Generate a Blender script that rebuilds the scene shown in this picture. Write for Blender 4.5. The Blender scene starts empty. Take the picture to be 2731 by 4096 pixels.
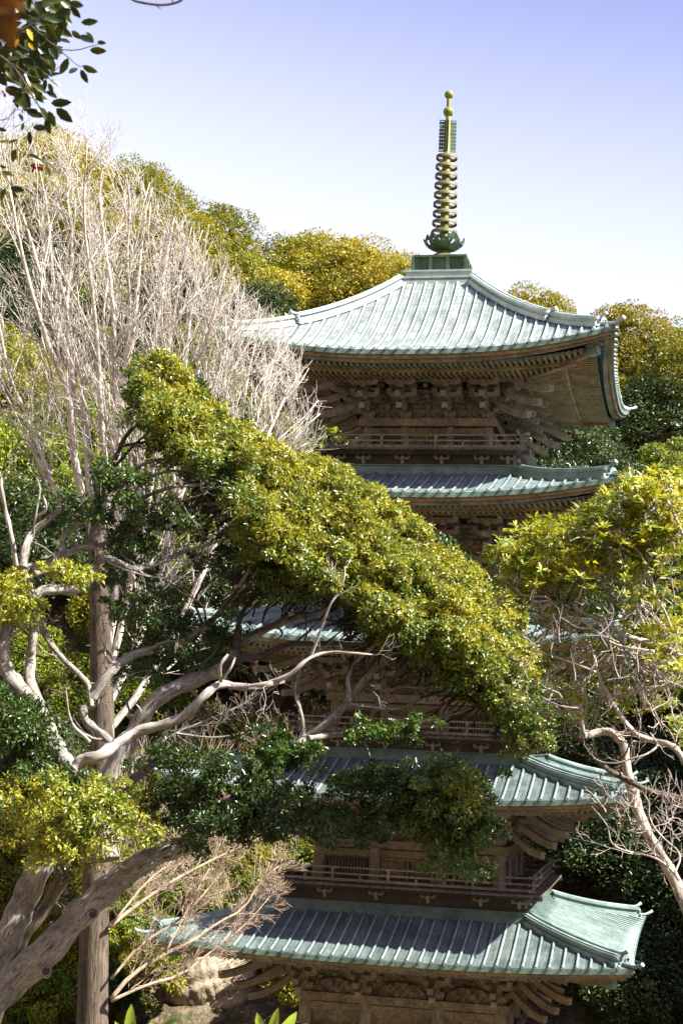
import bpy, math, random
import numpy as np
from mathutils import Vector, Matrix
random.seed(7); rng = np.random.default_rng(11)
S = bpy.context.scene; COL = S.collection
R_ = math.radians
# ------------------------------------------------------------------ camera
CAM = np.array([5.5673, -35.7369, 9.3938]); YAW, PITCH, ROLL, FPX = -0.21346, 0.13756, 0.042776, 6362.1
_F = np.array([math.sin(YAW)*math.cos(PITCH), math.cos(YAW)*math.cos(PITCH), math.sin(PITCH)])
_r = np.array([math.cos(YAW), -math.sin(YAW), 0.]); _u = np.cross(_r, _F)
CR = _r*math.cos(ROLL)+_u*math.sin(ROLL); CU = -_r*math.sin(ROLL)+_u*math.cos(ROLL)
K = 2731/1568.
def at(x, y, d):                      # direction measured on the photograph (1568 wide) + real distance -> world point
    return CAM + d*(_F + CR*((x*K-1365.5)/FPX) - CU*((y*K-2048)/FPX))
def tolens(P):
    D = np.asarray(P)-CAM; z = D@_F
    return ((D@CR)/z*FPX+1365.5)/K, (2048-(D@CU)/z*FPX)/K, z
cd = bpy.data.cameras.new('camera'); cam = bpy.data.objects.new('camera', cd); COL.objects.link(cam)
M = Matrix.Identity(4)
for i in range(3): M[i][0], M[i][1], M[i][2], M[i][3] = CR[i], CU[i], -_F[i], CAM[i]
cam.matrix_world = M
cd.sensor_fit = 'HORIZONTAL'; cd.sensor_width = 36; cd.lens = FPX/2731*36; cd.clip_start = .1; cd.clip_end = 3000
cd.dof.use_dof = True; cd.dof.focus_distance = 30; cd.dof.aperture_fstop = 13
S.camera = cam
# ------------------------------------------------------------------ light
SUN = Vector((.92, -.16, 1.0)).normalized()
W = bpy.data.worlds.new('World'); S.world = W; W.use_nodes = True
nt = W.node_tree; bg = nt.nodes['Background']
sky = nt.nodes.new('ShaderNodeTexSky'); sky.sky_type = 'NISHITA'; sky.sun_disc = False
sky.sun_elevation = math.asin(SUN.z); sky.sun_rotation = math.atan2(SUN.x, SUN.y); sky.altitude = 50
sky.air_density = 1.0; sky.dust_density = 3.0; sky.ozone_density = 2.5
tint = nt.nodes.new('ShaderNodeMixRGB'); tint.blend_type = 'MULTIPLY'; tint.inputs[0].default_value = 1; tint.inputs[2].default_value = (1.0, .88, 1.3, 1)
nt.links.new(sky.outputs[0], tint.inputs[1])
# thin pale haze low in the sky, clear deep blue overhead
_tc = nt.nodes.new('ShaderNodeTexCoord'); _dt = nt.nodes.new('ShaderNodeVectorMath'); _dt.operation = 'DOT_PRODUCT'; _dt.inputs[1].default_value = (.16, 0, 1.0)
nt.links.new(_tc.outputs['Generated'], _dt.inputs[0]); _mr = nt.nodes.new('ShaderNodeMapRange'); _mr.interpolation_type = 'SMOOTHSTEP'
_mr.inputs[1].default_value = .17; _mr.inputs[2].default_value = .54; _mr.inputs[3].default_value = 1; _mr.inputs[4].default_value = .0
_hz = nt.nodes.new('ShaderNodeMixRGB'); _hz.inputs[2].default_value = (5.9, 6.1, 7.2, 1); nt.links.new(_dt.outputs['Value'], _mr.inputs[0])
nt.links.new(_mr.outputs[0], _hz.inputs[0]); nt.links.new(tint.outputs[0], _hz.inputs[1]); nt.links.new(_hz.outputs[0], bg.inputs[0]); bg.inputs[1].default_value = .063
sl = bpy.data.lights.new('sun', 'SUN'); sl.energy = 5.0; sl.angle = R_(.5); sl.color = (1, .95, .86)
so = bpy.data.objects.new('sun', sl); COL.objects.link(so); so.rotation_euler = SUN.to_track_quat('Z', 'Y').to_euler()
S.view_settings.view_transform = 'Standard'; S.view_settings.look = 'None'; S.view_settings.gamma = 1
S.view_settings.exposure = 1.65
# ------------------------------------------------------------------ helpers
def tag(o, label=None, cat=None, group=None, kind=None):
    if label: o['label'] = label
    if cat: o['category'] = cat
    if group: o['group'] = group
    if kind: o['kind'] = kind
    return o
def empty(name, loc=(0, 0, 0), parent=None):
    o = bpy.data.objects.new(name, None); COL.objects.link(o); o.location = loc; o.empty_display_size = .2
    if parent: o.parent = parent
    return o
def link(name, me, parent=None, loc=(0, 0, 0), rz=0., mat=None):
    o = bpy.data.objects.new(name, me); COL.objects.link(o); o.location = loc; o.rotation_euler = (0, 0, rz)
    if parent: o.parent = parent
    return o
class MB:
    def __init__(s): s.v = []; s.f = []; s.sm = []; s.bk = []
    def add(s, vs, fs, smooth=False):
        b = len(s.v); s.v.extend([tuple(v) for v in vs]); s.f.extend([tuple(i+b for i in f) for f in fs]); s.sm.extend([smooth]*len(fs))
    def box(s, c, d, R=None, taper=None):
        x, y, z = d[0]/2, d[1]/2, d[2]/2; tp = taper or 1
        P = [(-x*tp, -y*tp, -z), (x*tp, -y*tp, -z), (x*tp, y*tp, -z), (-x*tp, y*tp, -z), (-x, -y, z), (x, -y, z), (x, y, z), (-x, y, z)]
        P = [Vector(p) for p in P]
        if R is not None: P = [R @ p for p in P]
        s.add([p+Vector(c) for p in P], [(0, 3, 2, 1), (4, 5, 6, 7), (0, 1, 5, 4), (1, 2, 6, 5), (2, 3, 7, 6), (3, 0, 4, 7)])
    def beam(s, a, b, w, h, up=(0, 0, 1)):
        a = Vector(a); b = Vector(b); t = (b-a); L = t.length; t.normalize()
        sd = t.cross(Vector(up)).normalized(); u2 = sd.cross(t)
        s.box((a+b)/2, (L, w, h), Matrix((t, sd, u2)).transposed())
    def cyl(s, c0, c1, r0, r1, n=14, cap=True):
        s.tube([c0, c1], [r0, r1], n, cap)
    def tube(s, pts, rad, n=6, cap=True):
        pts = [Vector(p) for p in pts]; m = len(pts); b = len(s.v); ref = None; run = random.random()*50; bk = []
        for i, p in enumerate(pts):
            if i: run += (p-pts[i-1]).length
            t = (pts[min(i+1, m-1)]-pts[max(i-1, 0)])
            if t.length < 1e-9: t = Vector((0, 0, 1))
            t.normalize()
            if ref is None: ref = t.orthogonal().normalized()
            ref = (ref - t*ref.dot(t)); ref = ref.normalized() if ref.length > 1e-6 else t.orthogonal().normalized()
            q = t.cross(ref)
            for k in range(n):
                a = 2*math.pi*k/n; s.v.append(tuple(p+(ref*math.cos(a)+q*math.sin(a))*rad[i])); bk += [math.cos(a)*rad[i], math.sin(a)*rad[i], run]
        s.bk.append((b, bk))
        for i in range(m-1):
            for k in range(n):
                k2 = (k+1) % n; s.f.append((b+i*n+k, b+i*n+k2, b+(i+1)*n+k2, b+(i+1)*n+k)); s.sm.append(True)
        if cap and n > 3:
            s.f.append(tuple(b+k for k in reversed(range(n)))); s.sm.append(False)
            s.f.append(tuple(b+(m-1)*n+k for k in range(n))); s.sm.append(False)
    def sweep(s, pts, sec, up=(0, 0, 1), closed=True, smooth=False):      # section = list of (side, up)
        pts = [Vector(p) for p in pts]; m = len(pts); n = len(sec); b = len(s.v)
        for i, p in enumerate(pts):
            t = (pts[min(i+1, m-1)]-pts[max(i-1, 0)]).normalized(); sd = t.cross(Vector(up)).normalized(); u2 = sd.cross(t)
            for (q, h) in sec: s.v.append(tuple(p+sd*q+u2*h))
        for i in range(m-1):
            for k in range(n if closed else n-1):
                k2 = (k+1) % n; s.f.append((b+i*n+k, b+i*n+k2, b+(i+1)*n+k2, b+(i+1)*n+k)); s.sm.append(smooth)
        if closed:
            s.f.append(tuple(b+k for k in reversed(range(n)))); s.f.append(tuple(b+(m-1)*n+k for k in range(n))); s.sm += [False, False]
    def lathe(s, prof, n=24, c=(0, 0), cap=True):
        b = len(s.v)
        for (r, z) in prof:
            for k in range(n): a = 2*math.pi*k/n; s.v.append((c[0]+r*math.cos(a), c[1]+r*math.sin(a), z))
        for i in range(len(prof)-1):
            for k in range(n):
                k2 = (k+1) % n; s.f.append((b+i*n+k, b+i*n+k2, b+(i+1)*n+k2, b+(i+1)*n+k)); s.sm.append(True)
    def mesh(s, name, mat):
        me = bpy.data.meshes.new(name); me.from_pydata(s.v, [], s.f); me.polygons.foreach_set('use_smooth', s.sm)
        if mat: me.materials.append(mat)
        if s.bk and mat and 'bark' in mat.node_tree.nodes:
            A = np.array(s.v, np.float32).reshape(-1)
            for b, l in s.bk: A[b*3:b*3+len(l)] = l
            at_ = me.attributes.new('bark', 'FLOAT_VECTOR', 'POINT'); at_.data.foreach_set('vector', A)
        me.update(); return me
    def build(s, name, mat, parent=None, loc=(0, 0, 0), rz=0.):
        return link(name, s.mesh(name, mat), parent, loc, rz)
# ------------------------------------------------------------------ materials
def newmat(name):
    m = bpy.data.materials.new(name); m.use_nodes = True; t = m.node_tree
    return m, t, t.nodes['Principled BSDF'], t.nodes.new, t.links.new
def ramp(t, pts, interp='LINEAR'):
    r = t.nodes.new('ShaderNodeValToRGB'); cr = r.color_ramp; cr.interpolation = interp
    while len(cr.elements) < len(pts): cr.elements.new(.5)
    for e, (p, c) in zip(cr.elements, pts): e.position = p; e.color = (*c, 1)
    return r
def noise(t, scale, detail=4, rough=.6, sc=None, rot=None, coord='Object', dist=0):
    tc = t.nodes.new('ShaderNodeTexCoord'); mp = t.nodes.new('ShaderNodeMapping'); nz = t.nodes.new('ShaderNodeTexNoise')
    t.links.new(tc.outputs[coord], mp.inputs[0]); t.links.new(mp.outputs[0], nz.inputs['Vector'])
    if sc: mp.inputs['Scale'].default_value = sc
    nz.inputs['Scale'].default_value = scale; nz.inputs['Detail'].default_value = detail; nz.inputs['Roughness'].default_value = rough; nz.inputs['Distortion'].default_value = dist
    return nz
def bump(t, src, bs, strength=.3, dist=.02):
    b = t.nodes.new('ShaderNodeBump'); b.inputs['Strength'].default_value = strength; b.inputs['Distance'].default_value = dist
    t.links.new(src, b.inputs['Height']); t.links.new(b.outputs[0], bs.inputs['Normal']); return b
def mixc(t, a, b, f, mode='MIX'):
    m = t.nodes.new('ShaderNodeMixRGB'); m.blend_type = mode
    for i, q in ((1, a), (2, b)):
        if isinstance(q, tuple): m.inputs[i].default_value = (*q, 1)
        else: t.links.new(q, m.inputs[i])
    if isinstance(f, (int, float)): m.inputs[0].default_value = f
    else: t.links.new(f, m.inputs[0])
    return m.outputs[0]
def wood(name, dark, light, grain=(1, 1, 1), streak=30, rough=.8):
    m, t, b, n, l = newmat(name)
    g = noise(t, streak, 5, .65, sc=grain, dist=.6); r = ramp(t, [(.3, dark), (.55, light), (.75, tuple(min(1, c*1.35) for c in light))])
    l(g.outputs[0], r.inputs[0]); big = noise(t, 1.7, 3, .6); rr = ramp(t, [(.35, (.62, .6, .6)), (.65, (1.1, 1.08, 1.05))]); l(big.outputs[0], rr.inputs[0])
    l(mixc(t, r.outputs[0], rr.outputs[0], 1, 'MULTIPLY'), b.inputs['Base Color']); b.inputs['Roughness'].default_value = rough
    bump(t, g.outputs[0], b, .35, .006); return m
def copper(name, base, pale, stain, streaks=.5, amount=.5, seams=False, rough=.55):
    m, t, b, n, l = newmat(name)
    a = noise(t, 2.3, 6, .7, dist=.4); ra = ramp(t, [(.36, base), (.6, pale)]); l(a.outputs[0], ra.inputs[0])
    s = noise(t, 7, 6, .75, sc=(1, 1, .35)); rs = ramp(t, [(.5, (0, 0, 0)), (.68, (amount,)*3)]); l(s.outputs[0], rs.inputs[0])
    col = mixc(t, ra.outputs[0], stain, rs.outputs[0])
    f = noise(t, 38, 4, .7); rf = ramp(t, [(.3, (.78, .78, .78)), (.7, (1.15, 1.15, 1.15))]); l(f.outputs[0], rf.inputs[0])
    col = mixc(t, col, rf.outputs[0], 1, 'MULTIPLY')
    if seams:
        st_ = noise(t, 1.0, 5, .75, sc=(9, .8, 1), coord='UV'); rs2 = ramp(t, [(.42, (.62, .64, .62)), (.55, (1, 1, 1)), (.7, (1.22, 1.24, 1.22))]); l(st_.outputs[0], rs2.inputs[0]); col = mixc(t, col, rs2.outputs[0], .8, 'MULTIPLY')
    if seams:   # staggered horizontal copper sheet seams and sheet to sheet colour differences, from the roof UV
        tc = n('ShaderNodeTexCoord'); br = n('ShaderNodeTexBrick'); l(tc.outputs['UV'], br.inputs['Vector'])
        br.inputs['Color1'].default_value = (.88, .86, .85, 1); br.inputs['Color2'].default_value = (1.08, 1.09, 1.09, 1); br.inputs['Mortar'].default_value = (.6, .6, .6, 1)
        br.inputs['Scale'].default_value = 1; br.inputs['Mortar Size'].default_value = .007; br.inputs['Brick Width'].default_value = .245; br.inputs['Row Height'].default_value = .34; br.offset = .5
        col = mixc(t, col, br.outputs[0], 1, 'MULTIPLY')
        # shadow lines of the rolls, painted dark along both sides of each foot
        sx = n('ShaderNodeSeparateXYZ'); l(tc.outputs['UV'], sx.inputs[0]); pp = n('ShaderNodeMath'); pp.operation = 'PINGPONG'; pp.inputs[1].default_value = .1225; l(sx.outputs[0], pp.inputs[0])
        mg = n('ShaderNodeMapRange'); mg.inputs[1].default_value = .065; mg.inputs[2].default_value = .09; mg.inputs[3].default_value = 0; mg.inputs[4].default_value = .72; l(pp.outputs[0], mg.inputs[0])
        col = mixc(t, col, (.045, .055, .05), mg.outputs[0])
    l(col, b.inputs['Base Color']); b.inputs['Roughness'].default_value = rough; b.inputs['Metallic'].default_value = 0
    bump(t, f.outputs[0], b, .25, .006); return m
def bark(name, dark, light, scale=22, stretch=.28, lichen=None, depth=.02):
    m, t, b, n, l = newmat(name)
    tc = n('ShaderNodeAttribute'); tc.attribute_name = 'bark'; tc.name = 'bark'
    def nz(sc, st, det=5, dist=0.):
        mp = n('ShaderNodeMapping'); l(tc.outputs['Vector'], mp.inputs[0]); mp.inputs['Scale'].default_value = (1, 1, st)
        z = n('ShaderNodeTexNoise'); l(mp.outputs[0], z.inputs['Vector']); z.inputs['Scale'].default_value = sc; z.inputs['Detail'].default_value = det; z.inputs['Roughness'].default_value = .7; z.inputs['Distortion'].default_value = dist; return z
    f = nz(scale*1.6, stretch, 5, .8); r = ramp(t, [(.36, dark), (.5, light), (.68, tuple(c*1.2 for c in light))]); l(f.outputs[0], r.inputs[0])
    g = nz(3.2, .6); rg = ramp(t, [(.35, (.6, .6, .6)), (.65, (1.2, 1.2, 1.2))]); l(g.outputs[0], rg.inputs[0])
    col = mixc(t, r.outputs[0], rg.outputs[0], 1, 'MULTIPLY')
    if lichen:
        q = nz(9, .8, 6); rq = ramp(t, [(.56, (0, 0, 0)), (.64, (.8, .8, .8))]); l(q.outputs[0], rq.inputs[0]); col = mixc(t, col, lichen, rq.outputs[0])
    l(col, b.inputs['Base Color']); b.inputs['Roughness'].default_value = .85
    bump(t, f.outputs[0], b, .9, depth); return m
def leafmat(name, cols, trans=.35, rough=.38, tcol=(1.25, 1.15, .5), spec=.5):
    m, t, b, n, l = newmat(name)
    g = n('ShaderNodeNewGeometry'); k = len(cols); r = ramp(t, [((i+.5)/k, c) for i, c in enumerate(cols)]); l(g.outputs['Random Per Island'], r.inputs[0])
    big = noise(t, .9, 3, .6); rb = ramp(t, [(.38, (.72, .78, .8)), (.62, (1.25, 1.15, 1.0))]); l(big.outputs[0], rb.inputs[0])
    col = mixc(t, r.outputs[0], rb.outputs[0], 1, 'MULTIPLY')
    oi = n('ShaderNodeObjectInfo'); hs = n('ShaderNodeHueSaturation'); mr = n('ShaderNodeMapRange'); mr.inputs[3].default_value = .75; mr.inputs[4].default_value = 1.3
    l(oi.outputs['Random'], mr.inputs[0]); l(mr.outputs[0], hs.inputs['Value']); l(col, hs.inputs['Color']); col = hs.outputs[0]
    l(col, b.inputs['Base Color']); b.inputs['Roughness'].default_value = rough; b.inputs['Specular IOR Level'].default_value = spec
    tr = n('ShaderNodeBsdfTranslucent'); l(mixc(t, col, tcol, 1, 'MULTIPLY'), tr.inputs[0])
    mx = n('ShaderNodeMixShader'); mx.inputs[0].default_value = trans; l(b.outputs[0], mx.inputs[1]); l(tr.outputs[0], mx.inputs[2])
    l(mx.outputs[0], t.nodes['Material Output'].inputs[0]); return m
MT = {}
MT['wood'] = wood('weathered brown timber', (.088, .073, .05), (.265, .222, .158), grain=(.5, .5, .6))
MT['woodgrey'] = wood('weathered grey timber', (.12, .105, .082), (.31, .275, .225), grain=(1, 1, .25))
MT['plank'] = wood('dark grey plank', (.055, .044, .034), (.165, .138, .11), grain=(.3, 1, 1))
MT['rafter'] = wood('golden rafter timber', (.115, .085, .04), (.30, .23, .12), grain=(.5, .5, .6))
MT['dark'] = wood('dark timber', (.03, .025, .019), (.08, .066, .05))
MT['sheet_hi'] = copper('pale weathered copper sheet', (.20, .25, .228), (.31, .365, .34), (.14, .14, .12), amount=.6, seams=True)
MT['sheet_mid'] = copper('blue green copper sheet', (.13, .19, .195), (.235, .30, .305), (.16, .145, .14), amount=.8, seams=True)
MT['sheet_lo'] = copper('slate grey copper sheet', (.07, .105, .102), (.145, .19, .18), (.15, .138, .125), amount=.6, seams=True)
MT['rib_hi'] = copper('pale verdigris roll', (.29, .37, .34), (.43, .50, .47), (.2, .25, .22), amount=.4)
MT['rib'] = copper('verdigris roll', (.11, .18, .165), (.235, .315, .29), (.17, .18, .16), amount=.6)
MT['verd'] = copper('bright verdigris', (.10, .17, .15), (.19, .27, .24), (.09, .11, .09), amount=.6)
MT['fascia'] = copper('stained copper fascia', (.08, .13, .09), (.22, .36, .29), (.05, .05, .035), amount=.9)
MT['skirt'] = copper('dark verdigris flashing', (.05, .09, .078), (.12, .18, .16), (.08, .075, .06), amount=.6)
MT['spire'] = copper('yellow green bronze', (.12, .15, .015), (.29, .31, .03), (.05, .08, .012), amount=.5, rough=.5)
MT['ring'] = copper('olive bronze', (.065, .065, .022), (.15, .14, .055), (.035, .04, .015), amount=.5, rough=.6)
MT['petal'] = copper('dark green bronze', (.028, .06, .03), (.09, .15, .075), (.02, .022, .014), amount=.7, rough=.5)
MT['bark_pale'] = bark('pale smooth bark', (.30, .265, .22), (.62, .57, .49), 14, .3, depth=.008)
MT['bark_brown'] = bark('furrowed brown bark', (.03, .023, .015), (.135, .105, .072), 18, .1, depth=.03)
MT['bark_ever'] = bark('cracked grey brown bark', (.045, .038, .031), (.29, .265, .225), 26, .16, lichen=(.38, .36, .33), depth=.012)
MT['bark_dark'] = bark('dark brown bark', (.02, .013, .01), (.075, .052, .038), 24, .5, depth=.01)
MT['bark_dead'] = bark('silver dead wood', (.17, .14, .12), (.38, .34, .30), 26, .15, depth=.008)
MT['bark_right'] = bark('lichen spotted grey bark', (.2, .165, .14), (.42, .37, .31), 22, .5, lichen=(.36, .35, .30), depth=.01)
MT['twig'] = bark('tan twig', (.22, .155, .10), (.48, .37, .26), 30, .4, depth=.003)
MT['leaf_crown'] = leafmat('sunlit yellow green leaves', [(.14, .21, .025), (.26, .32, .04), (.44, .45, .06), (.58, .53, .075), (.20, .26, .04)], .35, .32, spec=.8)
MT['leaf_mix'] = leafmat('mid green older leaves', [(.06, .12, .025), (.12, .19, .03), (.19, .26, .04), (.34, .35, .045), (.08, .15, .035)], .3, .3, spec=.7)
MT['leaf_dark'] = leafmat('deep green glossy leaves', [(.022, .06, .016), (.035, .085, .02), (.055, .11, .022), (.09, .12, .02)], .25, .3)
MT['leaf_gold'] = leafmat('golden olive leaves', [(.25, .235, .018), (.34, .29, .02), (.18, .195, .016), (.42, .34, .028), (.26, .26, .02)], .25, .45)
MT['leaf_olive'] = leafmat('olive green leaves', [(.14, .16, .012), (.24, .25, .015), (.34, .31, .018), (.16, .18, .015)], .25, .45)
MT['leaf_green'] = leafmat('fresh green leaves', [(.09, .14, .013), (.17, .24, .016), (.27, .32, .02)], .3, .4)
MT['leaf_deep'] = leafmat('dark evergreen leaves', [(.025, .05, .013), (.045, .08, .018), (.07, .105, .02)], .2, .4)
MT['leaf_right'] = leafmat('yellow rosette leaves', [(.12, .20, .04), (.2, .27, .05), (.34, .37, .03), (.52, .50, .04), (.22, .29, .04), (.62, .54, .05), (.15, .21, .035), (.42, .44, .06)], .35, .4)
MT['leaf_camellia'] = leafmat('dark camellia leaves', [(.022, .042, .01), (.035, .06, .01), (.055, .075, .01), (.09, .10, .012)], .3, .3)
MT['leaf_yellow'] = leafmat('yellowed leaf', [(.75, .42, .02), (.7, .4, .02)], .4)
MT['leaf_brown'] = leafmat('brown blurred leaf', [(.075, .032, .004), (.075, .032, .004)], .3)
MT['leaf_fresh'] = leafmat('large bright green leaves', [(.25, .36, .04), (.33, .42, .05)], .4, .35)
def simple(name, c, rough=.6):
    m, t, b, n, l = newmat(name); z = noise(t, 30, 3, .6); r = ramp(t, [(.3, tuple(q*.8 for q in c)), (.7, tuple(min(1, q*1.2) for q in c))]); l(z.outputs[0], r.inputs[0]); l(r.outputs[0], b.inputs['Base Color']); b.inputs['Roughness'].default_value = rough; return m
MT['red'] = simple('red petal', (.5, .03, .04))
def groundmat():
    m, t, b, n, l = newmat('leaf littered earth')
    a = noise(t, .7, 6, .7); r = ramp(t, [(.35, (.09, .07, .045)), (.5, (.21, .165, .11)), (.62, (.33, .27, .185))]); l(a.outputs[0], r.inputs[0])
    v = n('ShaderNodeTexVoronoi'); v.inputs['Scale'].default_value = 9; tc = n('ShaderNodeTexCoord'); l(tc.outputs['Object'], v.inputs['Vector'])
    rv = ramp(t, [(.1, (.5, .42, .35)), (.5, (1, 1, 1)), (.9, (1.5, 1.35, 1.1))]); l(v.outputs['Color'], rv.inputs[0])
    g = noise(t, 1.6, 5, .7); rg = ramp(t, [(.52, (0, 0, 0)), (.62, (1, 1, 1))]); l(g.outputs[0], rg.inputs[0])
    col = mixc(t, mixc(t, r.outputs[0], rv.outputs[0], 1, 'MULTIPLY'), (.07, .09, .015), rg.outputs[0])
    l(col, b.inputs['Base Color']); b.inputs['Roughness'].default_value = .95; f = noise(t, 12, 5, .8); bump(t, f.outputs[0], b, 1, .15); return m
MT['ground'] = groundmat()
# ================================================================== PAGODA
TW = 0.245                                                    # roll spacing of the copper roofs
BT = [4.0, 7.17, 10.24, 13.30, 16.36]                         # top of the wall plate of each storey
BW = [2.05, 1.92, 1.73, 1.54, 1.35]                           # column line
EB = [4.97, 8.07, 11.15, 14.18, 17.2]                         # underside of the copper fascia, mid eave
EW = [4.66, 4.52, 4.38, 4.24, 4.08]
FL = [.19, .25, .3, .36, .44]                                 # corner lift
FP = [.12, .12, .12, .12, .12]
ST = [(2.66, 5.72), (2.47, 8.88), (2.28, 11.96), (2.09, 15.02), (.86, 19.64)]   # top of the roof slope (half width, z)
FW = [None, 2.72, 2.54, 2.36, 2.17]; FZ = [None, 6.32, 9.42, 12.5, 15.59]       # balcony floor
pagoda = empty('pagoda'); tag(pagoda, 'five storey timber pagoda with green copper roofs and a ringed bronze spire', 'pagoda')
def roofprof(k, t):
    z0 = EB[k]+.10; z1 = ST[k][1]
    return z0+(z1-z0)*((.80*t+.20*t*t) if k < 4 else (.60*t+.40*t*t))
def roofpt(k, x, t, dz=0.):
    wt = ST[k][0]; we = EW[k]
    w = we*(1-t)+wt*t; u = min(1, abs(x)/w)
    w2 = w+FP[k]*u**3*(1-t)**2
    z = roofprof(k, t)+FL[k]*(u**2.6)*max(0., 1-t)**1.6+dz
    return Vector((x*(w2/w), -w2, z)), w
def rotz(v, q): c, s = [(1, 0), (0, 1), (-1, 0), (0, -1)][q % 4]; return Vector((v.x*c-v.y*s, v.x*s+v.y*c, v.z))
def roof_mesh(k, mat):
    NX, NT = 32, 14; vs = []; fs = []; uv = []
    for q in range(4):
        b = len(vs)
        for j in range(NT+1):
            t = j/NT; w = EW[k]*(1-t)+ST[k][0]*t
            for i in range(NX+1):
                p, _ = roofpt(k, (i/NX*2-1)*w, t); vs.append(tuple(rotz(p, q))); uv.append((p.x+TW*.5+q*.13*TW*0, t*math.hypot(EW[k]-ST[k][0], ST[k][1]-EB[k])+k*.07))
        for j in range(NT):
            for i in range(NX): a = b+j*(NX+1)+i; fs.append((a, a+1, a+NX+2, a+NX+1))
    me = bpy.data.meshes.new('roof'); me.from_pydata(vs, [], fs); me.materials.append(mat)
    u = me.uv_layers.new(name='uv')
    for lp in me.loops: u.data[lp.index].uv = uv[lp.vertex_index]
    me.polygons.foreach_set('use_smooth', [True]*len(fs)); me.update(); return me
def ribs_mesh(k):
    mb = MB(); n = int((EW[k]-.1)/TW)
    for q in range(4):
        for i in range(-n, n+1):
            x = i*TW; we, wt = EW[k], ST[k][0]
            tend = 1 if abs(x) < wt else (we-abs(x)-.06)/(we-wt)
            if tend < .03: continue
            m = 8; pts = []
            for j in range(m+1):
                p, _ = roofpt(k, x, tend*j/m, .02); pts.append(rotz(p, q))
            pts[0] = pts[0]+rotz(Vector((0, -.045, -.004)), q)
            mb.tube(pts, [.032]+[.028]*m, 8)
            if k < 4:   # joints of the rolls
                for j in range(1, m, 2):
                    a = pts[j]; d = (pts[j+1]-pts[j]).normalized(); mb.tube([a, a+d*.03], [.0325, .0325], 7, False)
            e = pts[0]; o = rotz(Vector((0, -1, 0)), q)
            mb.tube([e+o*.001, e+o*.012], [.037, .035], 10)
    return mb
def edge_strip(k, dw, ztop, zbot, thick, mat, name, parent, nx=40):     # band that follows the lifted eave
    mb = MB()
    for q in range(4):
        sec = []; b = len(mb.v)
        for i in range(nx+1):
            u = i/nx*2-1; p, w = roofpt(k, u*EW[k], 0)
            s = (w-dw)/w; x = p.x*s; y = -(abs(p.y)-dw)
            zz = p.z-(EB[k]+.10)+EB[k]
            for (yy, z) in ((y, zz+zbot), (y, zz+ztop), (y+thick, zz+ztop), (y+thick, zz+zbot)): mb.v.append(tuple(rotz(Vector((x if yy == y else x*(abs(yy)/abs(y)), yy, z)), q)))
        for i in range(nx):
            a = b+i*4
            for (c, d) in ((0, 1), (1, 2), (2, 3), (3, 0)): mb.f.append((a+c, a+4+c, a+4+d, a+d)); mb.sm.append(False)
    return mb.build(name, mat, parent)
def hip_path(k, w0, w1, n, dz=0.):     # along the diagonal, half width from w0 (inner) to w1 (outer)
    pts = []
    for i in range(n+1):
        w = w0+(w1-w0)*i/n; t = (EW[k]-w)/(EW[k]-ST[k][0]); tt = max(0, t)
        p, _ = roofpt(k, EW[k]*(1-tt)+ST[k][0]*tt, tt); f = w/abs(p.y) if t < 0 else 1
        pts.append(Vector((abs(p.y)*1.0 if t >= 0 else w, -abs(p.y) if t >= 0 else -w, p.z+dz)))
    return pts
def ridge_stage(mb, k, w0, w1, s, lift):
    P = hip_path(k, w0, w1, 16)
    mb.sweep(P, [(-.15*s, -.05), (-.15*s, .05*s), (.15*s, .05*s), (.15*s, -.05)])
    mb.sweep([p+Vector((0, 0, .051*s)) for p in P], [(-.10*s, 0), (-.10*s, .09*s), (.10*s, .09*s), (.10*s, 0)])
    mb.sweep([p+Vector((0, 0, .139*s)) for p in P], [(-.145*s, 0), (-.15*s, .028*s), (.15*s, .028*s), (.145*s, 0)])
    mb.sweep([p+Vector((0, 0, .166*s)) for p in P], [(-.115*s, 0), (-.115*s, .03*s), (.115*s, .03*s), (.115*s, 0)])
    Q = [p+Vector((0, 0, .205*s)) for p in P]; d = (Q[-1]-Q[-2]).normalized()
    e = Q[-1]; Q += [e+d*.07+Vector((0, 0, .02)), e+d*.14+Vector((0, 0, .02+lift*.35)), e+d*.21+Vector((0, 0, .02+lift*.8))]
    mb.tube(Q, [.038*s]*(len(Q)-2)+[.04*s, .044*s], 10)
    # end tile : shaped plate with shoulders and a curl each side
    d2 = Vector((1, -1, 0)).normalized(); sd = Vector((1, 1, 0)).normalized(); c = P[-1]+d2*.02; c.z += .02
    out = [(-.2, -.07), (-.2, .02), (-.14, .05), (-.155, .12), (-.11, .17), (-.05, .18), (0, .20), (.05, .18), (.11, .17), (.155, .12), (.14, .05), (.2, .02), (.2, -.07)]
    A = [c+sd*(a*s)+Vector((0, 0, b*s)) for a, b in out]; n = len(A)
    mb.add(A+[p+d2*.045 for p in A], [tuple(range(n-1, -1, -1)), tuple(range(n, 2*n))]+[(i, (i+1) % n, n+(i+1) % n, n+i) for i in range(n)])
    for sg in (-1, 1):
        pts = [c+sd*(sg*(.09+.05*math.cos(a))*s)+d2*.06+Vector((0, 0, (.07+.05*math.sin(a))*s)) for a in [i*.6 for i in range(10)]]
        mb.tube(pts, [.014*s]*10, 6)
SHEET = ['sheet_lo', 'sheet_lo', 'sheet_mid', 'sheet_mid', 'sheet_hi']; RIB = ['rib', 'rib', 'rib', 'rib', 'rib_hi']
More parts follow.
